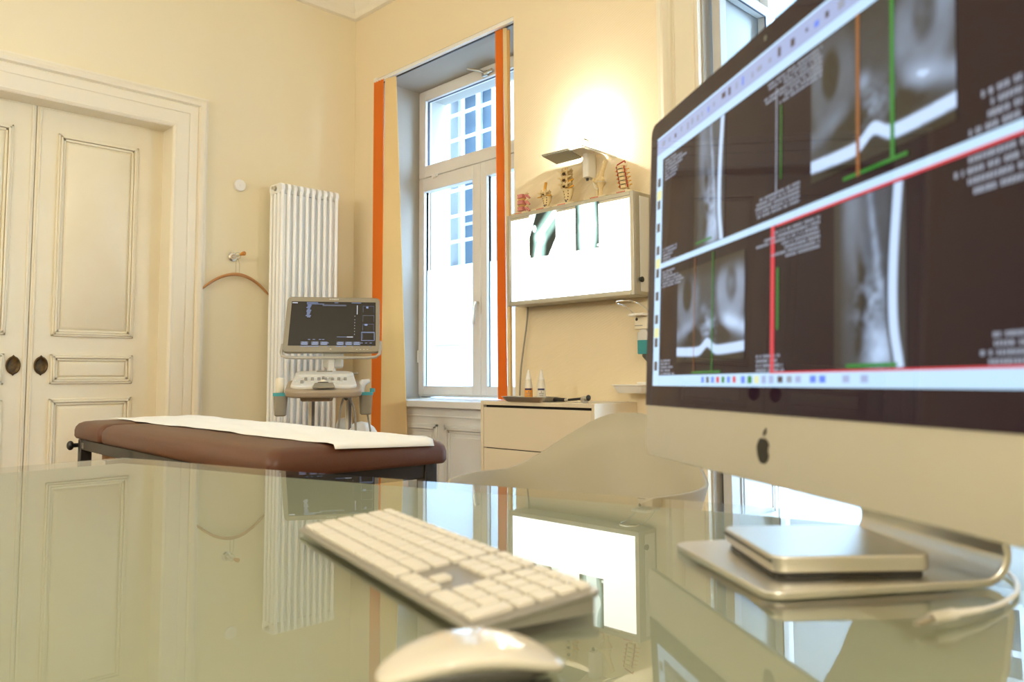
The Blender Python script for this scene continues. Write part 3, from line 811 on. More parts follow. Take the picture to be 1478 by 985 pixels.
for k in range(7): knob(-.10 + .036 * k, .21 + (.0 if k != 3 else .0), .009, .017)
knob(-.005, .245, .008, .016); knob(-.118, .12, .009, .016); knob(.03, .245, .006, .010)
tag(MB().ball(cs(-.005, .135, .013), (.022, .022, .016)).build('trackball', 'gel_cream', US, smooth='all'), 'cream trackball')
c = Vector(cs(-.005, .135, .012)); MB().lathe([(.030, 0), (.030, .003), (.023, .005)], tuple(c), 20).build('trackball_ring', 'black_plastic', US, smooth=True)
h = MB()
random.seed(3)
for (x, l) in ((-.15, .16), (-.14, .20), (-.115, .165), (-.06, .12), (.045, .12), (-.05, .15), (.05, .15), (.09, .17), (.11, .22), (-.13, .25), (.075, .12)):
    tray_p = [cs(x - .011, l - .01, .0118), cs(x + .011, l - .01, .0118), cs(x + .011, l + .01, .0118), cs(x - .011, l + .01, .0118)]
    h.rings([[Vector(p) for p in tray_p], [Vector(p) + Vector((0, -.0007, .004)) for p in tray_p]])
h.build('push_button', 'light_grey_plastic', US)
MB().box(.11, .15, .0, .04, .93, .945).build('probe_rest', 'grey_plastic', US, bev=.006)
# drawer box under the console, columns, base deck
h = MB(); h.rings([[(x, y, .848) for x, y in rrect(-.185, .02, -.33, -.08, .02)], [(x, y, .785) for x, y in rrect(-.165, .0, -.32, -.09, .02)]])
tag(h.build('drawer_box', 'taupe_plastic', US, smooth=True, bev=.006), 'taupe box under the console')
for x in (-.115, .095):
    h = MB(); h.box(x - .018, x + .018, -.02, .05, .42, .86); h.build('column', 'cream_plastic', US, bev=.006)
    MB().box(x + .0 , x + .016, -.026, -.0205, .42, .86).build('column_strip', 'grey_print', US)
h = MB(); h.prism(rrect(-.15, .13, -.20, .12, .05), .46, .565); o = h.build('base_deck', 'light_grey_plastic', US, smooth=True, bev=.02, seg=3)
MB().box(-.09, .02, -.12, .02, .566, .585).build('folded_cloth', 'blue_cover', o, bev=.004)
MB().ball((.07, .06, .62), (.05, .04, .055)).build('motor_cover', 'light_grey_plastic', o, smooth='all')
MB().ball((.17, .02, .53), (.11, .12, .125)).build('side_fairing', 'white_plastic', US, smooth='all')
h = MB(); h.prism(rrect(-.22, .22, -.35, .25, .08), .08, .20); h.build('chassis', 'light_grey_plastic', US, smooth=True, bev=.02)
h = MB().prism(rrect(-.13, .12, -.12, .10, .04), .2, .46); h.build('pedestal', 'cream_plastic', US, smooth=True, bev=.02)
for sx_ in (-1, 1):
    for yy in (-.29, .2):
        MB().lathe([(.05, -.02), (.055, -.012), (.055, .012), (.05, .02)], (sx_ * .19, yy, .055), 18, 'x').build('castor', 'black_plastic', US, smooth=True)
# probe cups either side
def cup(x, y, label):
    h = MB(); h.rings([[(x + px_, y + py_, z) for px_, py_ in rrect(-w_, w_, -w_ * .9, w_ * .9, w_ * .6)] for w_, z in ((.024, .705), (.032, .712), (.0375, .82))])
    o = h.build('probe_cup', 'grey_plastic', US, smooth=True, bev=.003)
    r = [(x + .0405 * a, y + .036 * b_) for a, b_ in rrect(-1, 1, -1, 1, .6)]; ri = [(x + .031 * a, y + .028 * b_) for a, b_ in rrect(-1, 1, -1, 1, .6)]
    h = MB().rings([[(p[0], p[1], .815) for p in r], [(p[0], p[1], .832) for p in r], [(p[0], p[1], .832) for p in ri], [(p[0], p[1], .818) for p in ri]], cap=False)
    tag(h.build('cup_rim', 'teal_rubber', o, smooth=True), 'teal rubber rim')
    return o
cup(-.275, -.262, ''); cup(.185, -.22, '')
h = MB(); h.tube([(-.236, -.20, .83), (-.205, -.18, .845), (-.195, -.17, .845)], .014, 8); tag(h.build('cup_bracket', 'teal_rubber', US, smooth=True), 'teal holder bracket')
h = MB(); h.rings([[(x + .225, y - .15, z) for x, y in rrect(-.014, .014, -.016, .016, .006)] for z in (.83, .852)]); tag(h.build('cup_bracket', 'teal_rubber', US, smooth=True), 'teal holder bracket')
h = MB().tube([(.16, -.2, .822), (.16, -.2, .85), (.17, -.19, .885), (.205, -.17, .895)], [.018, .02, .022, .012], 10); h.build('probe', 'light_grey_plastic', US, smooth=True)
h = MB().lathe([(.022, .834), (.0232, .838), (.0232, .905), (.021, .913), (.01, .915)], (-.279, -.262, 0), 18)
o = h.build('gel_bottle', 'gel_cream', smooth=True); o.location = US.location; o.rotation_euler = US.rotation_euler
tag(o, 'cream gel bottle standing in the left cup of the ultrasound machine', 'bottle')
# cables looping below
def cab(pts, r=.0055):
    P = [Vector(p) for p in pts]; out = []
    for i in range(len(P) - 1):
        p0 = P[max(i - 1, 0)]; p1 = P[i]; p2 = P[i + 1]; p3 = P[min(i + 2, len(P) - 1)]
        for k in range(6):
            t = k / 6
            out.append(.5 * ((2 * p1) + (p2 - p0) * t + (2 * p0 - 5 * p1 + 4 * p2 - p3) * t * t + (3 * p1 - p0 - 3 * p2 + p3) * t ** 3))
    out.append(P[-1]); return out
MB().tube(cab([(.035, -.26, .44), (.036, -.27, .62), (.05, -.28, .76), (.075, -.28, .815), (.10, -.28, .79), (.125, -.28, .70), (.135, -.27, .44)]), .006, 8).build('cable', 'cable_grey', US, smooth=True)
MB().tube(cab([(.195, -.2, .71), (.215, -.2, .60), (.235, -.2, .40)]), .005, 8).build('cable', 'cable_grey', US, smooth=True)
h = MB().tube([(.06, -.27, .85), (.065, -.28, .82), (.08, -.28, .79)], [.022, .018, .008], 10).tube([(.09, -.27, .85), (.1, -.28, .82)], [.012, .01], 10); h.build('cable_clip', 'dispenser_dark', US, smooth=True)

# ------------------------------------------------------------------ chest of drawers with things on it
CX0, CY0, CY1, CZ = 3.0, 2.468, 3.282, .783
ch = thing('chest_of_drawers', 'cream lacquered chest of drawers under the lightbox', 'chest of drawers', (CX0, CY0, 0))
dw = CY1 - CY0; dd = XB - .003 - CX0
b = MB().box(0, dd, 0, .02, .05, CZ).box(0, dd, dw - .02, dw, .05, CZ).box(0, dd, .02, dw - .02, CZ - .022, CZ).box(.02, dd, .02, dw - .02, .05, .07).box(dd - .01, dd, .02, dw - .02, .07, CZ - .022)
b.build('carcass', 'chest_lacquer', ch, bev=.002)
MB().box(.026, .03, .02, dw - .02, .07, CZ - .022).build('back_gap', 'shadow_gap', ch)
MB().box(.03, dd - .02, .03, dw - .03, 0, .05).build('plinth', 'shadow_gap', ch)
for z0, z1 in ((.07, .29), (.295, .525), (.53, .748)):
    MB().box(.002, .022, .0225, dw - .0225, z0, z1).build('drawer', 'chest_lacquer', ch, bev=.0015)
def lbl(mb, f, x0, x1, z0, z1): mb.quad(f(x0, z0), f(x1, z0), f(x1, z1), f(x0, z1))
def bottle(x, y, label, lab):
    t = thing('dropper_bottle', label, 'bottle', (x, y, CZ + .009), 0, 'dropper bottles on the steel tray')
    MB().lathe([(.021, 0), (.023, .003), (.023, .062), (.0215, .075), (.017, .096), (.0155, .102), (.0155, .106)], n=22).build('body', 'label_white', t, smooth=True)
    MB().lathe([(.017, .106), (.017, .110), (.0135, .112), (.012, .125), (.006, .152), (.0045, .158), (.002, .159)], n=18).build('nozzle', 'white_plastic', t, smooth=True)
    cam_a = math.atan2(-y, -x)
    def arc(a0, a1, z0, z1, r, nm, mt):
        h = MB(); n_ = 10
        a = [cam_a + a0 + (a1 - a0) * i / n_ for i in range(n_ + 1)]
        h.rings([[(r * math.cos(q), r * math.sin(q), z0) for q in a], [(r * math.cos(q), r * math.sin(q), z1) for q in a], [((r - .0006) * math.cos(q), (r - .0006) * math.sin(q), z1) for q in a]], close=False)
        return h.build(nm, mt, t, smooth=True)
    arc(-1.15, 1.15, .004, .062, .0234, 'label', lab)
    arc(-.9, .75, .052, .061, .0238, 'brand_block', 'navy_print')
    arc(-.1, .1, .041, .046, .0238, 'label_mark', 'grey_print')
    for k, (a, zz, hh) in enumerate(((.55, .034, .003), (.5, .027, .0018), (.4, .022, .0018))): arc(-a, a, zz, zz + hh, .0238, 'label_text', 'grey_print')
    return t
bottle(3.045, 2.955, 'white dropper bottle with an orange label on the steel tray', 'label_orange')
bottle(3.045, 2.862, 'white dropper bottle with a plain white label on the steel tray', 'label_white')
t = thing('steel_tray', 'shallow steel tray holding the dropper bottles on the chest', 'tray', (3.045, 2.945, CZ))
h = MB()
h.rings([[(x, y, z) for x, y in rrect(-a, a, -b_, b_, .03)] for a, b_, z in ((.058, .135, .0005), (.068, .145, .012), (.074, .152, .026), (.078, .157, .027), (.078, .157, .0255), (.072, .150, .0245), (.066, .143, .013), (.057, .134, .006))])
h.build('dish', 'brushed_steel', t, smooth=True)
t = thing('reflex_hammer', 'black reflex hammer with steel collar lying on the chest', 'reflex hammer', (3.05, 2.67, CZ), 0)
MB().tube([(0, .105, .012), (.0, .10, .013), (0, .03, .013)], [.010, .0125, .0095], 12).build('grip', 'black_plastic', t, smooth=True)
MB().tube([(0, .03, .013), (0, .008, .014)], .0085, 12).build('collar', 'aluminium', t, smooth=True)
MB().tube([(0, .008, .014), (0, -.085, .022)], .0065, 10).build('shaft', 'black_plastic', t, smooth=True)
MB().tube([(.0, -.085, .02), (0, -.118, .024)], .0125, 12).box(-.02, .02, -.105, -.088, .0005, .025).build('head', 'brushed_steel', t, smooth=True)
MB().ball((0, -.122, .026), (.014, .012, .015)).build('rubber_tip', 'black_plastic', t, smooth='all')
o = MB().box(3.10, 3.30, 2.50, 2.73, CZ + .0002, CZ + .0012).build('paper_sheet', 'label_white'); tag(o, 'cream paper sheet lying behind the reflex hammer on the chest', 'paper')

# ------------------------------------------------------------------ lightbox and films
LX, LY0, LY1, LZ0, LZ1 = XB - .15, 2.362, 3.262, 1.318, 1.844
lb = thing('x_ray_lightbox', 'wall mounted X-ray lightbox glowing white with a metal frame', 'lightbox', (XB, (LY0 + LY1) / 2, LZ0))
hy = (LY1 - LY0) / 2; hh = LZ1 - LZ0; dx = -.15
MB().box(dx + .012, -.001, -hy, hy, 0, hh).build('housing', 'frame_metal', lb, bev=.004)
b = MB(); fw = .022
ring_box(b, dx, dx + .014, -hy, hy, 0, hh, fw); b.build('bezel', 'frame_metal', lb, bev=.003)
b = MB(); ring_box(b, dx + .005, dx + .013, -hy + fw - .003, hy - fw + .003, fw - .003, hh - fw + .003, .006); b.build('inner_lip', 'dispenser_dark', lb)
MB().box(dx + .0085, dx + .0125, -hy + fw, hy - fw, fw, hh - fw).build('diffuser', 'lightbox_glow', lb)
MB().box(dx + .004, dx + .010, -hy + fw, hy - fw, hh - fw - .012, hh - fw + .001).build('film_clip', 'brushed_steel', lb)
MB().box(dx + .05, -.02, -hy - .003, -hy + .001, .02, hh - .02).build('side_cheek', 'panel_grey', lb, bev=.004)
MB().lathe([(.014, -.008), (.014, 0)], (dx + .055, -hy - .003, .08), 16, 'y').build('switch', 'black_plastic', lb)

def picture(name, f, nx, ny, fn, m, parent=None):
    """a flat grid carrying a picture in a colour attribute; fn(a,b arrays) -> (n,3)"""
    a, b_ = np.meshgrid(np.linspace(0, 1, nx), np.linspace(0, 1, ny))
    v = [tuple(f(x, y)) for x, y in zip(a.ravel(), b_.ravel())]
    fc = [(j * nx + i, j * nx + i + 1, (j + 1) * nx + i + 1, (j + 1) * nx + i) for j in range(ny - 1) for i in range(nx - 1)]
    me = bpy.data.meshes.new(name); me.from_pydata(v, [], fc); me.update()
    c = np.ones((nx * ny, 4)); c[:, :3] = np.clip(fn(a.ravel(), b_.ravel()), 0, 8)
    at = me.attributes.new('picture', 'FLOAT_COLOR', 'POINT'); at.data.foreach_set('color', c.astype(np.float32).ravel())
    me.materials.append(MATS[m])
    o = bpy.data.objects.new(name, me); COL.objects.link(o); o.parent = parent
    return o
def vnoise(x, y, seed):
    xi, yi = np.floor(x), np.floor(y); fx, fy = x - xi, y - yi
    fx = fx * fx * (3 - 2 * fx); fy = fy * fy * (3 - 2 * fy)
    def hsh(i, j): 
        s = np.sin(i * 127.1 + j * 311.7 + seed * 74.7) * 43758.5453
        return s - np.floor(s)
    return (hsh(xi, yi) * (1 - fx) + hsh(xi + 1, yi) * fx) * (1 - fy) + (hsh(xi, yi + 1) * (1 - fx) + hsh(xi + 1, yi + 1) * fx) * fy
def fbm(x, y, s): return .55 * vnoise(x, y, s) + .3 * vnoise(2.1 * x, 2.1 * y, s + 1) + .15 * vnoise(4.3 * x, 4.3 * y, s + 2)
def sstep(a, b, x): t = np.clip((x - a) / (b - a), 0, 1); return t * t * (3 - 2 * t)
def seg_d(x, y, ax, ay, bx_, by):
    vx, vy = bx_ - ax, by - ay; t = np.clip(((x - ax) * vx + (y - ay) * vy) / (vx * vx + vy * vy), 0, 1)
    return np.hypot(x - ax - t * vx, y - ay - t * vy), t
FILM = np.array([.70, 1.0, .92])
def film_col(g):
    g = np.clip(g, 0, 1)
    dark = np.array([.010, .014, .010]); hi = np.array([1.5, 1.75, 1.62]); mid = np.array([.36, .62, .55])
    k = g[:, None]
    return np.where(k < .5, dark + (mid - dark) * (k * 2) ** 1.3, mid + (hi - mid) * ((k - .5) * 2))
def knee_side(a, b):
    y = b * 1.3
    g = np.full_like(a, .02)
    d, t = seg_d(a, y, .45, .62, 1.05, 1.30); soft = 1 - sstep(.18, .36, d); g += .42 * soft
    d2, t = seg_d(a, y, .42, .55, .35, -.1); g += .45 * (1 - sstep(.14, .30, d2)) * (1 - soft * .6)
    d, t = seg_d(a, y, .50, .75, 1.1, 1.36); g += .75 * (1 - sstep(.085, .125, d))
    g += .9 * (1 - sstep(.14, .18, np.hypot(a - .42, y - .60)))
    d, t = seg_d(a, y, .40, .40, .26, -.1); g += .55 * (1 - sstep(.09, .13, d))
    d, t = seg_d(a, y, .44, .36, .42, -.1); g += .25 * (1 - sstep(.03, .05, d))
    g += .8 * (1 - sstep(.05, .07, np.hypot((a - .20) * .8, (y - .86) * .55)))
    g -= .15 * (1 - sstep(.012, .03, np.abs(y - .44))) * (np.abs(a - .4) < .16)
    corner = (a + (1 - y / 1.3) * 1.0 > 1.55) | (a + (1 - y / 1.3) * -.0 + (y - 1.3) * -.25 < .0)
    edge = (y > .60 + a * 2.6)
    g = np.where(edge, .55 + .6 * (1 - sstep(.0, .3, a)), g)
    edge2 = a > 1.0 - .28 * np.clip((.5 - y) / .5, 0, 1)
    g = np.where(edge2 & (y < .5), 1.0, g)
    g = np.where((a < .05) & (y > .01) & (y < .08), 1.0, g)
    return film_col(g * (.9 + .2 * fbm(a * 7, y * 7, 3)))
def knee_front(a, b):
    y = b * 1.55
    c = .5 + .03 * np.sin(y * 2)
    wd = .34 - .08 * np.clip(np.abs(y - .85) / .8, 0, 1) + .02 * np.sin(5 * y)
    g = .02 + .55 * (1 - sstep(wd, wd + .17, np.abs(a - c)))
    bw = .20 + .16 * np.exp(-((y - .78) / .26) ** 2)
    g += .55 * (1 - sstep(bw * .9, bw + .03, np.abs(a - c)))
    g -= .12 * (1 - sstep(.01, .03, np.abs(y - .74 + .02 * np.cos(10 * a)))) * (np.abs(a - c) < bw)
    g += .1 * fbm(a * 6, y * 6, 8)
    g = np.where((a > .93) & (y > .04) & (y < .13), 1.0, g)
    return film_col(g)
def film(name, label, ya, yb, z0, z1, fn, ny):
    xf = LX - .0006
    return tag(picture(name, lambda a, b_: (xf, ya + (yb - ya) * a, z0 + (z1 - z0) * b_), 60, ny, fn, 'film_picture'), label, 'X-ray film')
film('x_ray_film', 'X-ray film of a bent knee from the side clipped on the lightbox', 3.083, 2.883, 1.578, 1.822, knee_side, 80)
film('x_ray_film', 'X-ray film of a straight knee from the front clipped on the lightbox', 2.741, 2.583, 1.580, 1.822, knee_front, 90)
# lead running from the lightbox down behind the chest
o = MB().tube(cab([(XB - .03, 3.215, 1.33), (XB - .025, 3.23, 1.22), (XB - .03, 3.275, .95), (XB - .02, 3.30, .70), (XB - .02, 3.32, .45), (XB - .02, 3.335, .02)]), .005, 8).build('power_lead', 'cable_grey', smooth=True)
tag(o, 'grey power lead hanging from the lightbox down behind the chest', 'cable')

# ------------------------------------------------------------------ anatomical models on the lightbox
MX = XB - .082
def model_base(t, hw_, hd_=.05):
    MB().prism(rrect(-hd_, hd_, -hw_, hw_, .01), 0, .014).build('base_plate', 'base_cream', t, bev=.003)
    g = MB()
    for k in range(6): g.box(-hd_ - .0008, -hd_ + .0002, -.028 + .0095 * k, -.021 + .0095 * k, .005, .010)
    tag(g.build('lettering_print', 'red_print', t), 'small red lettering')
def stem(t, z1): MB().tube([(0, 0, .012), (0, 0, z1)], .004, 8).build('stem', 'brushed_steel', t)
ZL = LZ1 + .0005
# 1 pink vertebrae in section
t = thing('spine_model', 'small pink vertebra model at the left end of the lightbox top', 'anatomical model', (MX, 3.19, ZL), 0, 'anatomical models on the lightbox')
model_base(t, .06); stem(t, .03)
for k in range(3):
    z = .03 + .037 * k
    h = MB(); h.rings([[(x - .0, y + .018, z + q) for x, y in rrect(-.02 * s_, .02 * s_, -.021 * s_, .021 * s_, .006)] for s_, q in ((1.05, 0), (.9, .011), (1.05, .022))])
    tag(h.build('vertebra', 'bone_pink', t, smooth=True), 'pink vertebral body')
    if k < 2:
        h = MB().ball((0, .016, z + .0295), (.022, .026, .0095)); tag(h.build('disc', 'disc_tan', t, smooth='all'), 'tan disc')
    h = MB().tube([(0, -.01, z + .014), (0, -.026, z + .010), (.0, -.045, z - .006)], [.006, .009, .006], 8); h.build('process', 'bone_pink', t, smooth=True)
    h = MB().tube([(0, -.008, z + .02), (0, -.022, z + .026), (0, -.034, z + .02)], [.004, .006, .004], 8); h.build('arch', 'bone', t, smooth=True)
# vertebral column pieces
def vertebra(t, z, y, sc, m='bone'):
    h = MB()
    h.rings([[(p[0] * q * sc + .012 * sc, y + p[1] * q * sc, z + dz * sc) for p in rrect(-.017, .017, -.021, .021, .012)] for q, dz in ((1.05, -.012), (.88, 0), (1.05, .012))])
    for s_ in (-1, 1):
        h.tube([(-.0 * sc, y + s_ * .014 * sc, z + .004 * sc), (-.018 * sc, y + s_ * .02 * sc, z + .002 * sc), (-.018 * sc, y + s_ * .046 * sc, z + .008 * sc)], [.006 * sc, .0065 * sc, .004 * sc], 7)
        h.tube([(-.018 * sc, y + s_ * .018 * sc, z + .018 * sc), (-.024 * sc, y + s_ * .016 * sc, z - .016 * sc)], [.0055 * sc, .0065 * sc], 7)
        h.tube([(-.02 * sc, y + s_ * .016 * sc, z + .002 * sc), (-.034 * sc, y, z - .003 * sc)], .0065 * sc, 7)
    h.tube([(-.03 * sc, y, z), (-.05 * sc, y, z - .012 * sc)], [.006 * sc, .007 * sc], 7)
    return h.build('vertebra', m, t, smooth=True)
def sacrum(t, z0, z1, wtop):
    h = MB(); rs = []
    for k in range(7):
        q = k / 6; wy = wtop * (.28 + .72 * q ** .8); wx = .010 + .014 * q
        rs.append([(.010 * math.sin(q * 2.2) + wx * math.cos(a), wy * math.sin(a), z0 + (z1 - z0) * q) for a in [2 * PI * j / 16 for j in range(16)]])
    h.rings(rs); o = h.build('sacrum', 'bone', t, smooth=True)
    g = MB()
    for r_ in range(4):
        q = .25 + .2 * r_
        for s_ in (-1, 1): g.ball((.010 * math.sin(q * 2.2) - (.010 + .014 * q) * .80, s_ * wtop * .42 * (.28 + .72 * q ** .8), z0 + (z1 - z0) * q), (.004, .0038, .0045), 8, 6)
    g.build('foramina', 'bone_dark', o)
    MB().ball((-.008, 0, z0 + .012), (.006, .005, .008)).build('coccyx_pin', 'grey_print', o)
t = thing('spine_model', 'sacrum model with one vertebra and a tall orange nerve on the lightbox', 'anatomical model', (MX, 3.018, ZL), 0, 'anatomical models on the lightbox')
model_base(t, .074); stem(t, .03); sacrum(t, .018, .085, .036)
vertebra(t, .102, 0, 1.0); MB().ball((.012, 0, .088), (.018, .022, .006)).build('disc', 'disc_tan', t, smooth='all')
MB().ball((-.022, 0, .098), (.006, .009, .010)).build('spinal_opening', 'bone_dark', t, smooth='all')
tag(MB().tube([(-.012, -.004, .10), (-.012, -.006, .13), (-.010, -.012, .162)], [.007, .0075, .008], 8).build('nerve', 'nerve_orange', t, smooth=True), 'orange nerve stump')
for s_ in (-1, 1): MB().tube([(-.01, s_ * .018, .088), (-.012, s_ * .036, .084), (-.012, s_ * .052, .084)], .0035, 6).build('nerve', 'nerve_orange', t, smooth=True)
t = thing('spine_model', 'tall lumbar spine and sacrum model in the middle of the lightbox top', 'anatomical model', (MX, 2.858, ZL), 0, 'anatomical models on the lightbox')
model_base(t, .074); stem(t, .03); sacrum(t, .02, .10, .040)
for k in range(3):
    vertebra(t, .122 + .036 * k, -.001 * k, 1.05); MB().ball((.013, 0, .105 + .036 * k), (.019, .024, .006)).build('disc', 'disc_tan', t, smooth='all')
    MB().ball((-.026, 0, .112 + .034 * k), (.007, .010, .009)).build('spinal_opening', 'bone_dark', t, smooth='all')
tag(MB().tube([(-.012, -.002, .19), (-.012, -.006, .215)], .0075, 8).build('nerve', 'nerve_orange', t, smooth=True), 'orange nerve stump')
for k in range(2): MB().tube([(-.01, -.018, .10 + .036 * k), (-.012, -.036, .105 + .036 * k), (-.012, -.058, .108 + .036 * k)], .0045, 6).build('nerve', 'nerve_orange', t, smooth=True)
# 4 knee joint
t = thing('knee_joint_model', 'ivory knee joint model with slanted thigh bone on the lightbox', 'anatomical model', (MX, 2.628, ZL), 0, 'anatomical models on the lightbox')
model_base(t, .074)
MB().tube([(0, -.006, .012), (0, -.006, .06), (0, -.008, .078), (0, -.01, .094)], [.011, .0115, .018, .027], 14).build('shin_bone', 'bone', t, smooth=True)
MB().tube([(.006, .022, .012), (.006, .021, .07), (.006, .02, .082)], [.006, .006, .009], 10).build('fibula', 'bone', t, smooth=True)
h = MB().tube([(0, .004, .108), (0, -.004, .125), (0, -.018, .155), (0, -.042, .205), (0, -.044, .208)], [.026, .021, .013, .013, .010], 14)
h.ball((-.004, .014, .106), (.018, .017, .019)).ball((-.004, -.018, .106), (.018, .017, .018)); h.build('thigh_bone', 'bone', t, smooth=True)
MB().ball((-.006, .034, .112), (.012, .009, .014)).build('kneecap', 'bone', t, smooth='all')
tag(MB().tube([(-.006, .034, .10), (-.004, .030, .075), (0, .012, .062)], [.006, .005, .004], 8).build('ligament', 'cream_plastic', t, smooth=True), 'cream ligament strap')
MB().ball((0, -.006, .096), (.025, .028, .005)).build('meniscus', 'panel_grey', t, smooth='all')
# 5 neck spine with red arteries
t = thing('spine_model', 'leaning neck spine model with red arteries at the right end of the lightbox', 'anatomical model', (MX, 2.452, ZL), 0, 'anatomical models on the lightbox')
model_base(t, .06)
MB().tube([(0, 0, .012), (0, 0, .035)], .005, 8).build('stem', 'white_plastic', t)
for k in range(6):
    z = .042 + .021 * k; yk = .004 + .0042 * k
    h = MB(); h.rings([[(p[0] * q - .01, yk + p[1] * q, z + dz) for p in rrect(-.015, .015, -.02, .02, .009)] for q, dz in ((1.1, -.008), (.92, 0), (1.1, .008))])
    for s_ in (-1, 1): h.tube([(-.005, yk + s_ * .016, z), (-.008, yk + s_ * .034, z + .004)], [.006, .004], 7)
    h.tube([(.005, yk, z), (.03, yk, z - .006)], [.008, .005], 7)
    h.build('vertebra', 'bone', t, smooth=True)
    if k < 5: MB().ball((-.012, yk + .002, z + .0105), (.0155, .017, .0028)).build('disc', 'disc_green', t, smooth='all')
for s_ in (-1, 1):
    pth = [(-.016, .004 + .0042 * k * .5 + s_ * (.022 + .004 * (k % 2)), .035 + .0105 * k) for k in range(12)]
    MB().tube(pth, .0032, 7).build('artery', 'artery_red', t, smooth=True)
    for k in range(5): MB().tube([(-.004, .004 + .0042 * k + s_ * .02, .052 + .021 * k), (-.008, .004 + .0042 * k + s_ * .044, .048 + .021 * k)], .003, 6).build('nerve', 'nerve_orange', t, smooth=True)
MB().tube([(-.016, .05, .15), (-.014, .045, .163), (-.012, .02, .172), (-.014, -.002, .176), (-.016, -.006, .165)], .0035, 7).build('artery', 'artery_red', t, smooth=True)

# ------------------------------------------------------------------ disinfectant dispenser and drip tray
t = thing('soap_dispenser', 'wall dispenser with teal disinfectant and wire lever beside the screen', 'dispenser', (XB, 2.37, 1.13))
h = MB(); h.prism(rrect(-.085, -.003, -.045, .045, .008), .02, .085); h.build('upper_housing', 'cream_plastic', t, smooth=True, bev=.004)
g = MB()
for k in range(6): g.box(-.0858, -.0848, .035 - .008 * k, .041 - .008 * k, .036, .040)
g.build('lettering_print', 'grey_print', t)
h = MB(); h.rings([[(-.02, y, z) for y, z in ((-.047, .02), (.047, .02), (.047, -.115), (.01, -.15), (-.01, -.15), (-.047, -.115))], [(-.003, y, z) for y, z in ((-.047, .02), (.047, .02), (.047, -.115), (.01, -.15), (-.01, -.15), (-.047, -.115))]])
h.build('back_plate', 'dispenser_dark', t)
h = MB(); h.rings([[(x, y, z) for x, y in rrect(-.078, -.024, -.038 * k, .038 * k, .012)] for z, k in ((-.105, .9), (-.10, 1.0), (-.035, 1.0))]); tag(h.build('liquid', 'teal_liquid', t, smooth=True), 'teal disinfectant')
h = MB(); h.rings([[(x, y, z) for x, y in rrect(-.078, -.024, -.038 * k, .038 * k, .012)] for z, k in ((-.0345, 1.0), (-.0, 1.0), (.012, .6), (.0195, .5))]); h.build('bottle', 'light_grey_plastic', t, smooth=True)
h = MB(); h.box(-.13, -.01, -.04, .042, .085, .098).box(-.14, -.10, .01, .042, .083, .094); h.build('pump_lever', 'white_plastic', t, bev=.003)
MB().tube(cab([(-.09, .04, .098), (-.15, .055, .135), (-.20, .07, .150), (-.21, .03, .155), (-.20, -.03, .15), (-.13, -.045, .13), (-.06, -.04, .095)]), .0035, 7).build('wire_lever', 'chrome', t, smooth=True)
MB().lathe([(.008, -.0), (.008, .004)], (-.0855, .03, .07), 10, 'x').build('lock', 'black_plastic', t)
t = thing('drip_tray', 'white plastic drip tray fixed to the wall under the dispenser', 'tray', (XB, 2.43, .865))
h = MB(); h.rings([[(-.075 + x, y, z) for x, y in rrect(-a, a, -b_, b_, .02)] for a, b_, z in ((.05, .07, -.035), (.055, .075, -.03), (.066, .088, .0), (.073, .10, .004), (.073, .10, .008), (.064, .086, .006), (.052, .072, -.026))])
h.build('basin', 'white_plastic', t, smooth=True)
MB().box(-.012, -.001, -.03, .03, -.04, .02).build('wall_plate', 'white_plastic', t, bev=.003)

# ------------------------------------------------------------------ shell armchair
chair = thing('shell_armchair', 'white moulded plastic shell armchair behind the glass desk', 'armchair', (1.515, 1.31, 0), math.atan2(-.20, -.98))
# local +x = forward
NTH = 64
def rim(th):       # th = 0 is the back
    a = abs(((th + PI) % (2 * PI)) - PI)
    hk = sstep(R(4), R(70), np.array(a)); z = .815 - .155 * float(hk)
    z2 = float(sstep(R(118), R(165), np.array(a))); z -= z2 * .20
    r = .315 - .0 * a + .012 * math.sin(a)
    return r, z
rings_o, rings_i = [], []
for k in range(9):
    q = k / 8
    ro, ri = [], []
    for j in range(NTH):
        th = 2 * PI * j / NTH
        r, zr = rim(th)
        zb = .41
        rr = r * (.34 + .66 * (q ** .55)) ; z = zb + (zr - zb) * (q ** 1.7)
        dx_ = -math.cos(th) * rr * 1.0; dy_ = math.sin(th) * rr * .98
        ro.append((dx_, dy_, z)); f_ = 1 - .012 / max(rr, .05)
        ri.append((dx_ * f_, dy_ * f_, z + .010 * (1 - q)))
    rings_o.append(ro); rings_i.append(ri)
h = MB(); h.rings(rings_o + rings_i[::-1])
h.build('shell', 'shaded_shell_plastic', chair, smooth='all')
for sx_ in (-1, 1):
    for sy_2 in (-1, 1):
        h = MB().tube([(sx_ * .10, sy_2 * .10, .405), (sx_ * .22, sy_2 * .21, .0)], [.015, .011], 10); h.build('leg', 'chrome', chair, smooth=True)
MB().box(-.13, .13, -.13, .13, .395, .412).build('seat_bracket', 'black_steel', chair)

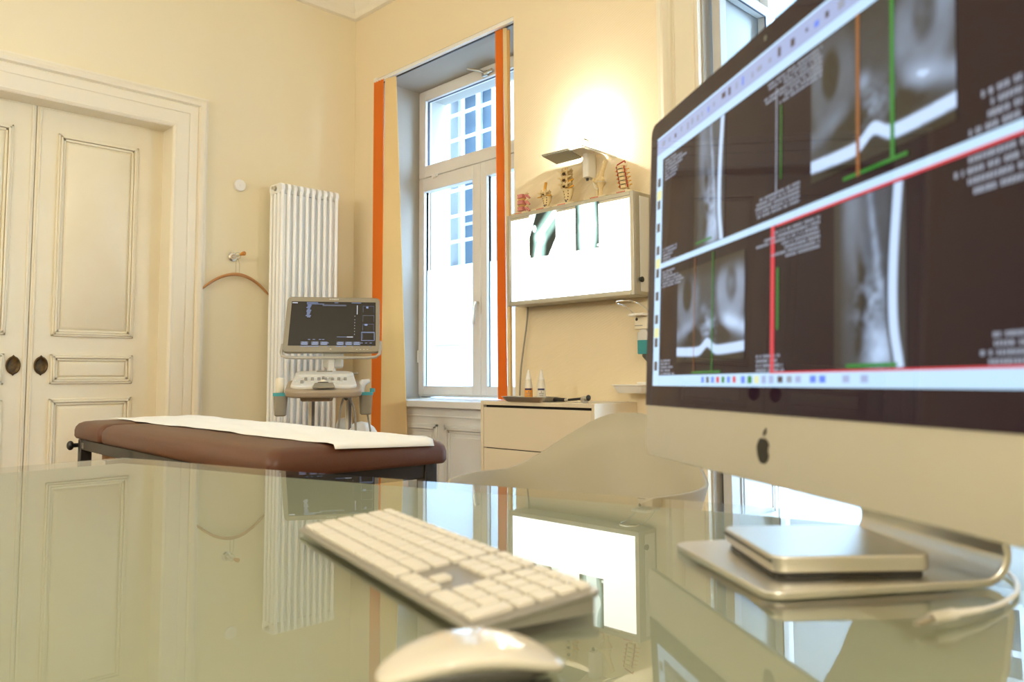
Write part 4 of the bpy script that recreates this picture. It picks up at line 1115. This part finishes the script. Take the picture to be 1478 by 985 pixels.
# ------------------------------------------------------------------ glass desk
TZ = .74
desk = thing('glass_desk', 'large greenish glass topped desk filling the foreground', 'desk', (0, 0, 0))
poly = [(-1.5, 1.86), (.41, 1.893), (.654, 1.913), (.690, 1.788), (.775, 1.433), (.882, 1.059), (.947, .834), (1.012, .60), (1.052, .40), (1.075, .20), (1.08, 0), (1.07, -.25), (1.03, -.55), (.96, -.9), (-1.5, -.9)]
cx_t, cy_t = -.2, .5
ins = [(x - .0012 * math.copysign(1, x - cx_t), y - .0012 * math.copysign(1, y - cy_t)) for x, y in poly]
MB().rings([[(x, y, TZ - .012) for x, y in ins], [(x, y, TZ - .0108) for x, y in poly], [(x, y, TZ - .0012) for x, y in poly], [(x, y, TZ) for x, y in ins]]).build('table_top', 'table_glass', desk)
MB().prism([(x - .002 * math.copysign(1, x - cx_t), y - .002 * math.copysign(1, y - cy_t)) for x, y in poly], TZ - .0138, TZ - .0121).build('backing', 'table_backing', desk)
b = MB(); pin = [(x * .97 - .02, y * .97 - .01) for x, y in poly]
for (x, y) in ((.5, 1.6), (.85, -.6), (-1.3, 1.6), (-1.3, -.6)):
    MB().tube([(x, y, .0), (x, y, TZ - .0140)], .03, 16).build('leg', 'aluminium', desk, smooth=True)
b.box(-1.3, .5, 1.585, 1.615, TZ - .05, TZ - .0140).box(-1.3, .85, -.615, -.585, TZ - .05, TZ - .0140); b.build('frame', 'aluminium', desk)

# ------------------------------------------------------------------ all-in-one computer
Pbl = Vector((.89396, .64798, CAM_Z - .10675))
wv = Vector((-.5621, -.82703, .00798)); uv = Vector((.04093, -.01818, .9990)); bv = uv.cross(wv).normalized()
IM = Matrix(((wv.x, bv.x, uv.x, Pbl.x), (wv.y, bv.y, uv.y, Pbl.y), (wv.z, bv.z, uv.z, Pbl.z), (0, 0, 0, 1)))
rz = math.atan2(wv.y, wv.x)
base = Vector((.711, .379, TZ))
comp = thing('desktop_computer', 'large aluminium desktop computer showing spine scans on the desk', 'computer', base, rz)
MR = Matrix.Translation(base) @ Matrix.Rotation(rz, 4, 'Z')
ML = MR.inverted() @ IM
Wd, Hd, CH = .65, .454, .066
def im(o): o.matrix_local = ML; return o
h = MB(); fr_ = rrect(0, Wd, 0, Hd, .016, 5)
def sc_(k, d, y): 
    cx_, cz_ = Wd / 2, Hd / 2
    return [(cx_ + (x - cx_) * k[0], y, cz_ + (z - cz_) * k[1]) for x, z in fr_]
h.rings([sc_((1, 1), 0, 0), sc_((1, 1), 0, .005), sc_((.985, .98), 0, .009), sc_((.85, .83), 0, .020), sc_((.6, .6), 0, .034), sc_((.3, .35), 0, .041)])
im(h.build('housing', 'chin_aluminium', comp, smooth=True, bev=.0012))
def scr_(x0, x1, z0, z1, y, r=.0):
    return None
gl = MB(); gp = [(x, z) for x, z in rrect(.0008, Wd - .0008, CH, Hd - .0008, .0155, 5)]
gp = [(x, z) if z > CH + .02 else (min(max(x, .0008), Wd - .0008), z) for x, z in gp]
# square lower corners
gp = [p for p in gp if p[1] > CH + .03] ; gp += [(.0008, CH), (Wd - .0008, CH)]
gl.rings([[(x, -.0002, z) for x, z in gp], [(x, -.0012, z) for x, z in gp]])
glass = im(gl.build('screen', 'screen_glass', comp))
AX, AW, AZ, AH = .0265, .597, CH + .026, .336
YF0 = -.0014
def SP(a, b_, d=0.0): return (AX + AW * a, YF0 - d, AZ + AH * b_)
ML2 = Matrix.Identity(4)
class S:           # flat shapes on the screen, one mesh per colour
    def __init__(s): s.m = {}
    def q(s, m, a0, a1, b0, b1, d=.0001, sl=0.0):
        s.m.setdefault(m, MB()).quad(SP(a0, b0, d), SP(a1, b0 + sl, d), SP(a1, b1 + sl, d), SP(a0, b1, d)); return s
    def done(s, names):
        for k, mb in s.m.items():
            if k == 'screen_grey': mb.build(names[k], k, glass); continue
            for i in range(0, len(mb.v), 4): MB().quad(*mb.v[i:i + 4]).build(names[k], k, glass)
sc = S()
# window furniture
sc.q('screen_pale', 0, 1.03, .922, 1.0); sc.q('screen_white', 0, 1.03, .900, .930, .0002); sc.q('screen_white', 0, 1.03, .992, 1.0, .0002)
sc.q('screen_white', 0, .036, .04, .900, .0001)
sc.q('screen_white', 0, 1.03, .0, .040, .0002)
sc.q('screen_white', .036, 1.03, .459, .480, .0003)
sc.q('screen_red', .54, 1.03, .452, .4590, .0003); sc.q('screen_red', .524, .536, .040, .459, .0003); sc.q('screen_red', .524, 1.03, .038, .043, .0004)
random.seed(11)
x = .03
while x < .97:
    wd = random.choice((.006, .009, .012, .016)); mm = random.choice(('screen_dark', 'screen_grey', 'screen_blue', 'screen_grey', 'screen_grey'))
    sc.q(mm, x, x + wd, .945 + random.random() * .012, .965 + random.random() * .012, .0003); x += wd + random.uniform(.012, .035)
for k in range(9):
    b0 = .06 + .092 * k
    sc.q('screen_dark', .008, .026, b0, b0 + .035, .0003)
    if k % 3 == 1: sc.q('screen_yellow', .004, .032, b0 + .038, b0 + .075, .0002)
for k, mm in enumerate(('screen_blue', 'screen_dark', 'screen_blue', 'screen_red', 'screen_green', 'screen_blue', 'screen_red')): sc.q(mm, .262 + .022 * k, .274 + .022 * k, .012, .032, .0004)
for k, mm in enumerate(('screen_blue', 'screen_green', 'screen_yellow', 'screen_pale', 'screen_pale')): sc.q(mm, .425 + .024 * k, .440 + .024 * k, .010, .032, .0004)
for a0, mm in ((.548, 'screen_dark'), (.575, 'screen_grey'), (.60, 'screen_pale'), (.64, 'screen_blue'), (.664, 'screen_blue'), (.72, 'screen_pale'), (.76, 'screen_pale')): sc.q(mm, a0, a0 + .016, .012, .030, .0004)
# text rows
def text(a0, a1, b0, rows, lh=.016, right=False, seed=0, m='screen_grey'):
    rnd = random.Random(seed)
    for r_ in range(rows):
        l = (a1 - a0) * rnd.uniform(.45, 1.0); s = a1 - l if right else a0; e = s + l; x = s
        while x < e:
            g_ = rnd.uniform(.003, .006); sc.q(m, x, min(x + g_, e), b0 - r_ * lh - lh * .62, b0 - r_ * lh, .0003); x += g_ + (.0016 if rnd.random() > .15 else .006)
text(.052, .18, .888, 7, .0125, False, 1); text(.048, .13, .535, 5, .0125, False, 2); text(.048, .17, .445, 6, .0115, False, 3); text(.046, .14, .10, 5, .0125, False, 4)
text(.47, .67, .888, 7, .0125, True, 5); text(.47, .61, .555, 5, .0125, True, 6); text(.455, .665, .440, 7, .0125, True, 7); text(.478, .61, .092, 4, .0135, False, 8)
text(.95, 1.028, .565, 4, .022, True, 9); text(.93, 1.028, .446, 4, .021, True, 10); text(.965, 1.028, .105, 4, .0165, True, 12)
# rulers and cut lines
sc.q('screen_grey', .5375, .541, .54, .86, .0003).q('screen_green', .552, .5555, .585, .80, .0003).q('screen_green', .543, .549, .16, .335, .0003)
sc.q('screen_green', .722, .855, .502, .511, .0005).q('screen_green', .214, .345, .045, .051, .0005).q('screen_green', .728, .833, .047, .056, .0005).q('screen_green', .225, .30, .497, .504, .0005)
sc.q('screen_orange', .752, .760, .50, .90, .0006).q('screen_green', .823, .831, .51, .90, .0006)
sc.q('screen_orange', .223, .226, .05, .45, .0006).q('screen_green', .305, .309, .05, .45, .0006)
sc.done({'screen_pale': 'toolbar', 'screen_white': 'window_border', 'screen_red': 'red_line', 'screen_green': 'green_ruler', 'screen_orange': 'orange_line', 'screen_dark': 'thumbnail', 'screen_grey': 'text_print', 'screen_blue': 'dock_icon', 'screen_yellow': 'caption_strip'})
BLU = np.array([.52, .70, 1.0])
def tint(g): return np.clip(g, 0, 1.3)[:, None] * BLU + np.array([.010, .005, .006])
def sag(seed, stripe):
    def fn(a, b):
        xw = .86 - .06 * np.sin(b * 3.1 + .4) + .04 * np.exp(-(b / .15) ** 2)
        c = .50 + .09 * np.sin(b * 3 + 1)                                   # spinal column
        g = .05 + .20 * fbm(a * 3.2, b * 4, seed) * sstep(.45, 1.0, b)
        g += .22 * np.exp(-((a - c + .18) / .16) ** 2) * sstep(.35, .9, b)
        canal = np.exp(-((a - c - .10) / .045) ** 2); g += .42 * canal * sstep(.30, .55, b) * (.3 + 1.2 * fbm(a * 9, b * 16, seed + 5))
        bodies = np.exp(-((a - c) / .13) ** 2) * (.5 + .5 * np.sin(b * 44)) ** 2 * sstep(.75, .4, b); g += .16 * bodies
        blotch = np.clip(fbm(a * 7, b * 13, seed + 9) * 2.2 - .75, 0, 1)
        g += .62 * blotch * np.exp(-(((a - .55) / .22) ** 2 + ((b - .38) / .17) ** 2))
        g += (.35 + .75 * fbm(a * 8, b * 12, seed + 11)) * np.exp(-(((a - .66) / .19) ** 2 + ((b - .10) / .16) ** 2))
        g -= .20 * np.exp(-((a - .33 - .10 * np.sin(b * 4)) / .06) ** 2) * sstep(.9, .5, b) * sstep(.0, .2, b)
        g = g * sstep(.02, .22, a) * (.6 + .4 * sstep(1.0, .6, b))
        g = np.where(a > xw - .06, .03, np.clip(g, .01, 1))
        st = 1 - sstep(.04, .07, np.abs(a - xw - .03)); g = np.maximum(g, st * stripe)
        return tint(g)
    return fn
def axial(seed, tilt=0.0, bright=.9):
    def fn(a, b):
        x = a * 2 - 1
        g = .03 + .07 * fbm(a * 8, b * 8, seed)
        for s_ in (-1, 1):
            k = .75 + .35 * s_
            d = np.hypot((x - s_ * .64) / .40, (b - .68) / .40); lobe = sstep(1.15, .7, d)
            g += .42 * lobe * (.35 + .9 * fbm(a * 4 + s_, b * 4, seed + 3)) * k
            d2 = np.hypot((x - s_ * .66) / .17, (b - .72) / .20); g -= .30 * sstep(1.15, .5, d2) * lobe
            g += .10 * np.exp(-((x - s_ * .62) / .06) ** 2 - ((b - .74) / .08) ** 2)
            # bright fat between lobe and back muscles, dark streaky muscles under it
            g += .62 * np.exp(-((b - .47 + .18 * np.abs(x)) / .075) ** 2) * sstep(.30, .62, np.abs(x)) * (x * s_ > 0) * bright * k
            m = np.exp(-(((x - s_ * .42) / .24) ** 2 + ((b - .27) / .08) ** 2)); g -= .30 * m; g += .16 * m * np.clip(fbm(a * 22, b * 22, seed + 2) * 2 - .7, 0, 1)
        g += (.55 if tilt > 0 else .20) * np.exp(-(((x + .14) / .09) ** 2 + ((b - .53) / .055) ** 2))
        g += .75 * np.exp(-((x / .26) ** 2 + ((b - .34) / .13) ** 2)) * np.clip(fbm(a * 14, b * 14, seed + 7) * 2.0 - .65, 0, 1)
        low = .10 + .085 * np.exp(-(x / .16) ** 2) + .02 * x * x
        band = 1 - sstep(.035, .060, np.abs(b - low)); g = np.where(b < low, 0, np.clip(g, .01, 1)); g = np.maximum(g, band * 1.05)
        g = g * sstep(1.0, .72, b) if tilt == 0 else g * (.5 + .5 * sstep(1.0, .7, b))
        return tint(g)
    return fn
def dim(fn, k):
    def f2(a, b):
        c = fn(a, b); return np.where(c[:, 2:3] > .95, c, c * k)
    return f2
def scr_pic(name, a0, a1, b0, b1, fn, nx=110, ny=120):
    picture(name, lambda x, y: SP(a0 + (a1 - a0) * x, b0 + (b1 - b0) * y, .0002), nx, ny, fn, 'scan_picture', glass)
scr_pic('scan_image', .215, .352, .482, .898, sag(21, 1.05)); scr_pic('scan_image', .641, .936, .53, .898, dim(axial(31, 1.0), .62))
scr_pic('scan_image', .136, .435, .085, .42, dim(axial(47, 0, 1.2), .95)); scr_pic('scan_image', .70, .850, .045, .45, sag(63, 1.05))
# fruit-shaped emblem on the chin
def emblem():
    pts = []
    n_ = 60
    for i in range(n_):
        a = 2 * PI * i / n_
        x = math.sin(a); y = math.cos(a)
        r = 1.0 - .10 * math.exp(-((((a + PI) % (2 * PI)) - PI) / .22) ** 2) - .07 * math.exp(-((a - PI) / .20) ** 2)
        px = r * x * (.92 if y < 0 else 1.0) * (1 - .08 * max(0, -y) ** 2); py = r * y * 1.02
        d = math.hypot(px - 1.16, py - .08)
        if d < .46:                      # bite on the right side
            k = .46; ux, uy = (px - 1.16) / d, (py - .08) / d; px, py = 1.16 + ux * k, .08 + uy * k
        pts.append((px, py))
    return pts
EM = emblem(); ec = (Wd / 2, .034); es = .0125
h = MB(); h.rings([[(ec[0] + x * es, -.0001, ec[1] - .003 + y * es) for x, y in EM], [(ec[0] + x * es, -.0008, ec[1] - .003 + y * es) for x, y in EM]])
leaf = []
for i in range(13):
    k = i / 12; leaf.append((.02 + .42 * k - .16 * math.sin(PI * k) * 1.0, 1.12 + .62 * k + .02))
for i in range(1, 12):
    k = 1 - i / 12; leaf.append((.02 + .42 * k + .16 * math.sin(PI * k), 1.12 + .62 * k + .02 - .1 * math.sin(PI * k)))
h.rings([[(ec[0] + x * es, -.0001, ec[1] - .003 + y * es) for x, y in leaf], [(ec[0] + x * es, -.0008, ec[1] - .003 + y * es) for x, y in leaf]])
tag(im(h.build('emblem', 'black_plastic', comp)), 'black bitten apple emblem')
# camera dot
im(MB().lathe([(.003, -.0013), (.003, -.0016)], (Wd / 2, 0, Hd - .0125), 12, 'y').build('webcam', 'dispenser_dark', comp))
# stand: foot plate, bend and leaning leg as one bent sheet (root frame: x along screen, y back)
pb = MR.inverted() @ Pbl
fx = (ML @ Vector((Wd / 2, 0, 0))).x + .012
yb0 = (ML @ Vector((Wd / 2, 0, 0))).y
prof = [(-.042, .0), (.14, .0)]
for k in range(1, 7):
    a = R(15 * k); prof.append((.14 + .028 * math.sin(a), .028 * (1 - math.cos(a))))
prof += [(.160, .07), (.135, .12), (.10, .17), (.068, .215), (.05, .235)]
th = .007
def off(prof, t):
    out = []
    for i, (y, z) in enumerate(prof):
        p0 = prof[max(i - 1, 0)]; p1 = prof[min(i + 1, len(prof) - 1)]
        ty, tz = p1[0] - p0[0], p1[1] - p0[1]; L = math.hypot(ty, tz); out.append((y - tz / L * t, z + ty / L * t))
    return out
inn = off(prof, th)
h = MB(); SW = .10
sec = []
for (y, z), (yi, zi) in zip(prof, inn):
    rr_ = .0
    sec.append([(fx - SW, yb0 + y, z + .0003), (fx + SW, yb0 + y, z + .0003), (fx + SW, yb0 + yi, zi + .0003), (fx - SW, yb0 + yi, zi + .0003)])
# rounded front corners of the foot
front = [(SW * .90, -.052), (SW * .97, -.049)]
sec = [[(fx - SW * k, yb0 + y, .0003), (fx + SW * k, yb0 + y, .0003), (fx + SW * k, yb0 + y, th), (fx - SW * k, yb0 + y, th)] for k, y in ((.86, -.058), (.94, -.055), (.985, -.049))] + sec
h.rings(sec); h.build('stand', 'aluminium', comp, smooth=True, bev=.0012)

# ------------------------------------------------------------------ disc drive, cable, keyboard, mouse
dv = thing('disc_drive', 'flat square silver disc drive lying on the computer stand foot', 'disc drive', (.737, .338, TZ + .0076), math.atan2(-.744, -.668))
h = MB(); h.prism(rrect(-.0695, .0695, -.0695, .0695, .012, 6), .0055, .0195); b1 = h.build('body', 'aluminium', dv, smooth=True, bev=.0015)
h = MB(); h.prism(rrect(-.066, .066, -.066, .066, .012, 6), 0, .0056); h.build('rubber_base', 'black_plastic', dv)
MB().box(-.063, .063, -.0700, -.0690, .0132, .0155).build('disc_slot', 'black_plastic', dv)
cb = thing('charging_cable', 'white cable with a small metal plug lying on the desk', 'cable', (.621, .204, TZ))
MB().tube(cab([(.052, -.018, .006), (.09, -.022, .004), (.14, -.02, .0035), (.20, .0, .0035), (.26, .05, .0035)]), .0019, 8).build('cord', 'white_plastic', cb, smooth=True)
MB().tube([(.0, .0, .007), (.022, -.008, .007), (.026, -.0095, .007), (.052, -.018, .006)], [.0042, .0044, .003, .0023], 10).build('sleeve', 'white_plastic', cb, smooth=True)
tag(MB().tube([(-.0185, .0045, .006), (.0, .0, .007)], [.0022, .0028], 8).build('plug_tip', 'brushed_steel', cb, smooth=True), 'metal plug tip')
U = .0188
kb = thing('keyboard', 'white and aluminium full size keyboard lying on the glass desk', 'keyboard', (.480, .838, TZ), math.atan2(-.9695, -.245))
KL, KD = .430, .114
zf = lambda y: .0072 + .0105 * y / KD          # slab leaning up toward the back
h = MB(); rr = rrect(0, KL, 0, KD, .008, 5)
h.rings([[(x, y, zf(y) - .004) for x, y in rr], [(x, y, zf(y)) for x, y in rr]]); h.build('tray', 'kb_aluminium', kb, smooth=True, bev=.0008)
rr2 = rrect(.003, KL - .003, .004, KD - .003, .006, 4)
MB().rings([[(x, y, .0005) for x, y in rr2], [(x, y, zf(y) - .0045) for x, y in rr2]]).build('body', 'kb_aluminium', kb)
keys = []
mx0, y0 = .0085, .0065
def row(y, hgt, x, widths):
    for wd in widths:
        if wd > 0: keys.append((x, x + wd * U - .0034, y, y + hgt))
        x += abs(wd) * U
RH = .0154
ry = [y0 + U * k for k in range(5)]
row(ry[0], RH, mx0, [1.5, 1.25, 1.25, 5.0, 1.25, 1.25, 1.5, 1.5])
row(ry[1], RH, mx0, [2.25] + [1] * 10 + [2.25])
row(ry[2], RH, mx0, [1.75] + [1] * 11 + [1.75])
row(ry[3], RH, mx0, [1.5] + [1] * 12 + [1.0])
row(ry[4], RH, mx0, [1] * 13 + [1.5])
row(ry[4] + U, .0095, mx0, [14.5 / 14] * 14)
nx = mx0 + 14.5 * U + .0055
row(ry[0], RH, nx, [1, 1, 1]); row(ry[1], RH, nx, [-1, 1, -1]); row(ry[3], RH, nx, [1, 1, 1]); row(ry[4], RH, nx, [1, 1, 1]); row(ry[4] + U, .0095, nx, [1, 1, 1])
px = nx + 3 * U + .0055
row(ry[0], RH, px, [2, 1]); row(ry[1], RH, px, [1, 1, 1]); keys.append((px + 3 * U, px + 4 * U - .0034, ry[0], ry[1] + RH)); 
for k in (2, 3, 4): row(ry[k], RH, px, [1, 1, 1, 1])
row(ry[4] + U, .0095, px, [1, 1, 1, 1])
def keymesh(mb, k):
    x0, x1, ya, yb = k
    r1 = rrect(x0, x1, ya, yb, .0016, 2); r2 = rrect(x0 + .0006, x1 - .0006, ya + .0006, yb - .0006, .0014, 2)
    mb.rings([[(x, y, zf(y) + .0002) for x, y in r1], [(x, y, zf(y) + .0030) for x, y in r1], [(x, y, zf(y) + .0037) for x, y in r2]])
    return mb
keys.sort(key=lambda k: -(k[0]))      # nearest to the camera first
for k in keys[:100]: keymesh(MB(), k).build('key', 'key_white', kb)
rest = MB()
for k in keys[100:]: keymesh(rest, k)
if rest.v:
    o = rest.build('key', 'key_white', kb); o['kind'] = 'stuff'

mo = thing('computer_mouse', 'glossy white low computer mouse in front of the keyboard', 'mouse', (.328, .368, TZ), math.atan2(-.52, .85))
L2, W2 = .0567, .0288
def oval(k, n=40):
    out = []
    for j in range(n):
        a = 2 * PI * j / n; e = 2 / 2.6
        ca, sa = math.cos(a), math.sin(a)
        out.append((L2 * k * math.copysign(abs(ca) ** e, ca), W2 * k * math.copysign(abs(sa) ** e, sa)))
    return out
zt_ = lambda x: .0075 + .0135 * (1 - (x / L2) ** 2)
rs = [[(x, y, zt_(x) - .0065 * (1) - .001) for x, y in oval(.90)]]
for k, dz in ((.97, -.0055), (1.0, -.003), (.995, -.0012), (.95, .0), (.86, .0012), (.65, .0022), (.35, .0028), (.06, .003)):
    rs.append([(x, y, zt_(x / max(k, .01) * k) + dz) for x, y in oval(k)])
h = MB(); h.rings(rs); h.build('top_shell', 'mouse_white', mo, smooth='all')
rs = [[(x, y, .001 + 0 * x) for x, y in oval(.72)], [(x, y, .0025) for x, y in oval(.80)], [(x, y, zt_(x) - .0070) for x, y in oval(.895)]]
h = MB(); h.rings(rs); h.build('base', 'mouse_base', mo, smooth='all')
for s_ in (-1, 1): MB().box(-.045, .045, s_ * .017 - .0015, s_ * .017 + .0015, .0, .0015).build('glide_rail', 'black_plastic', mo)
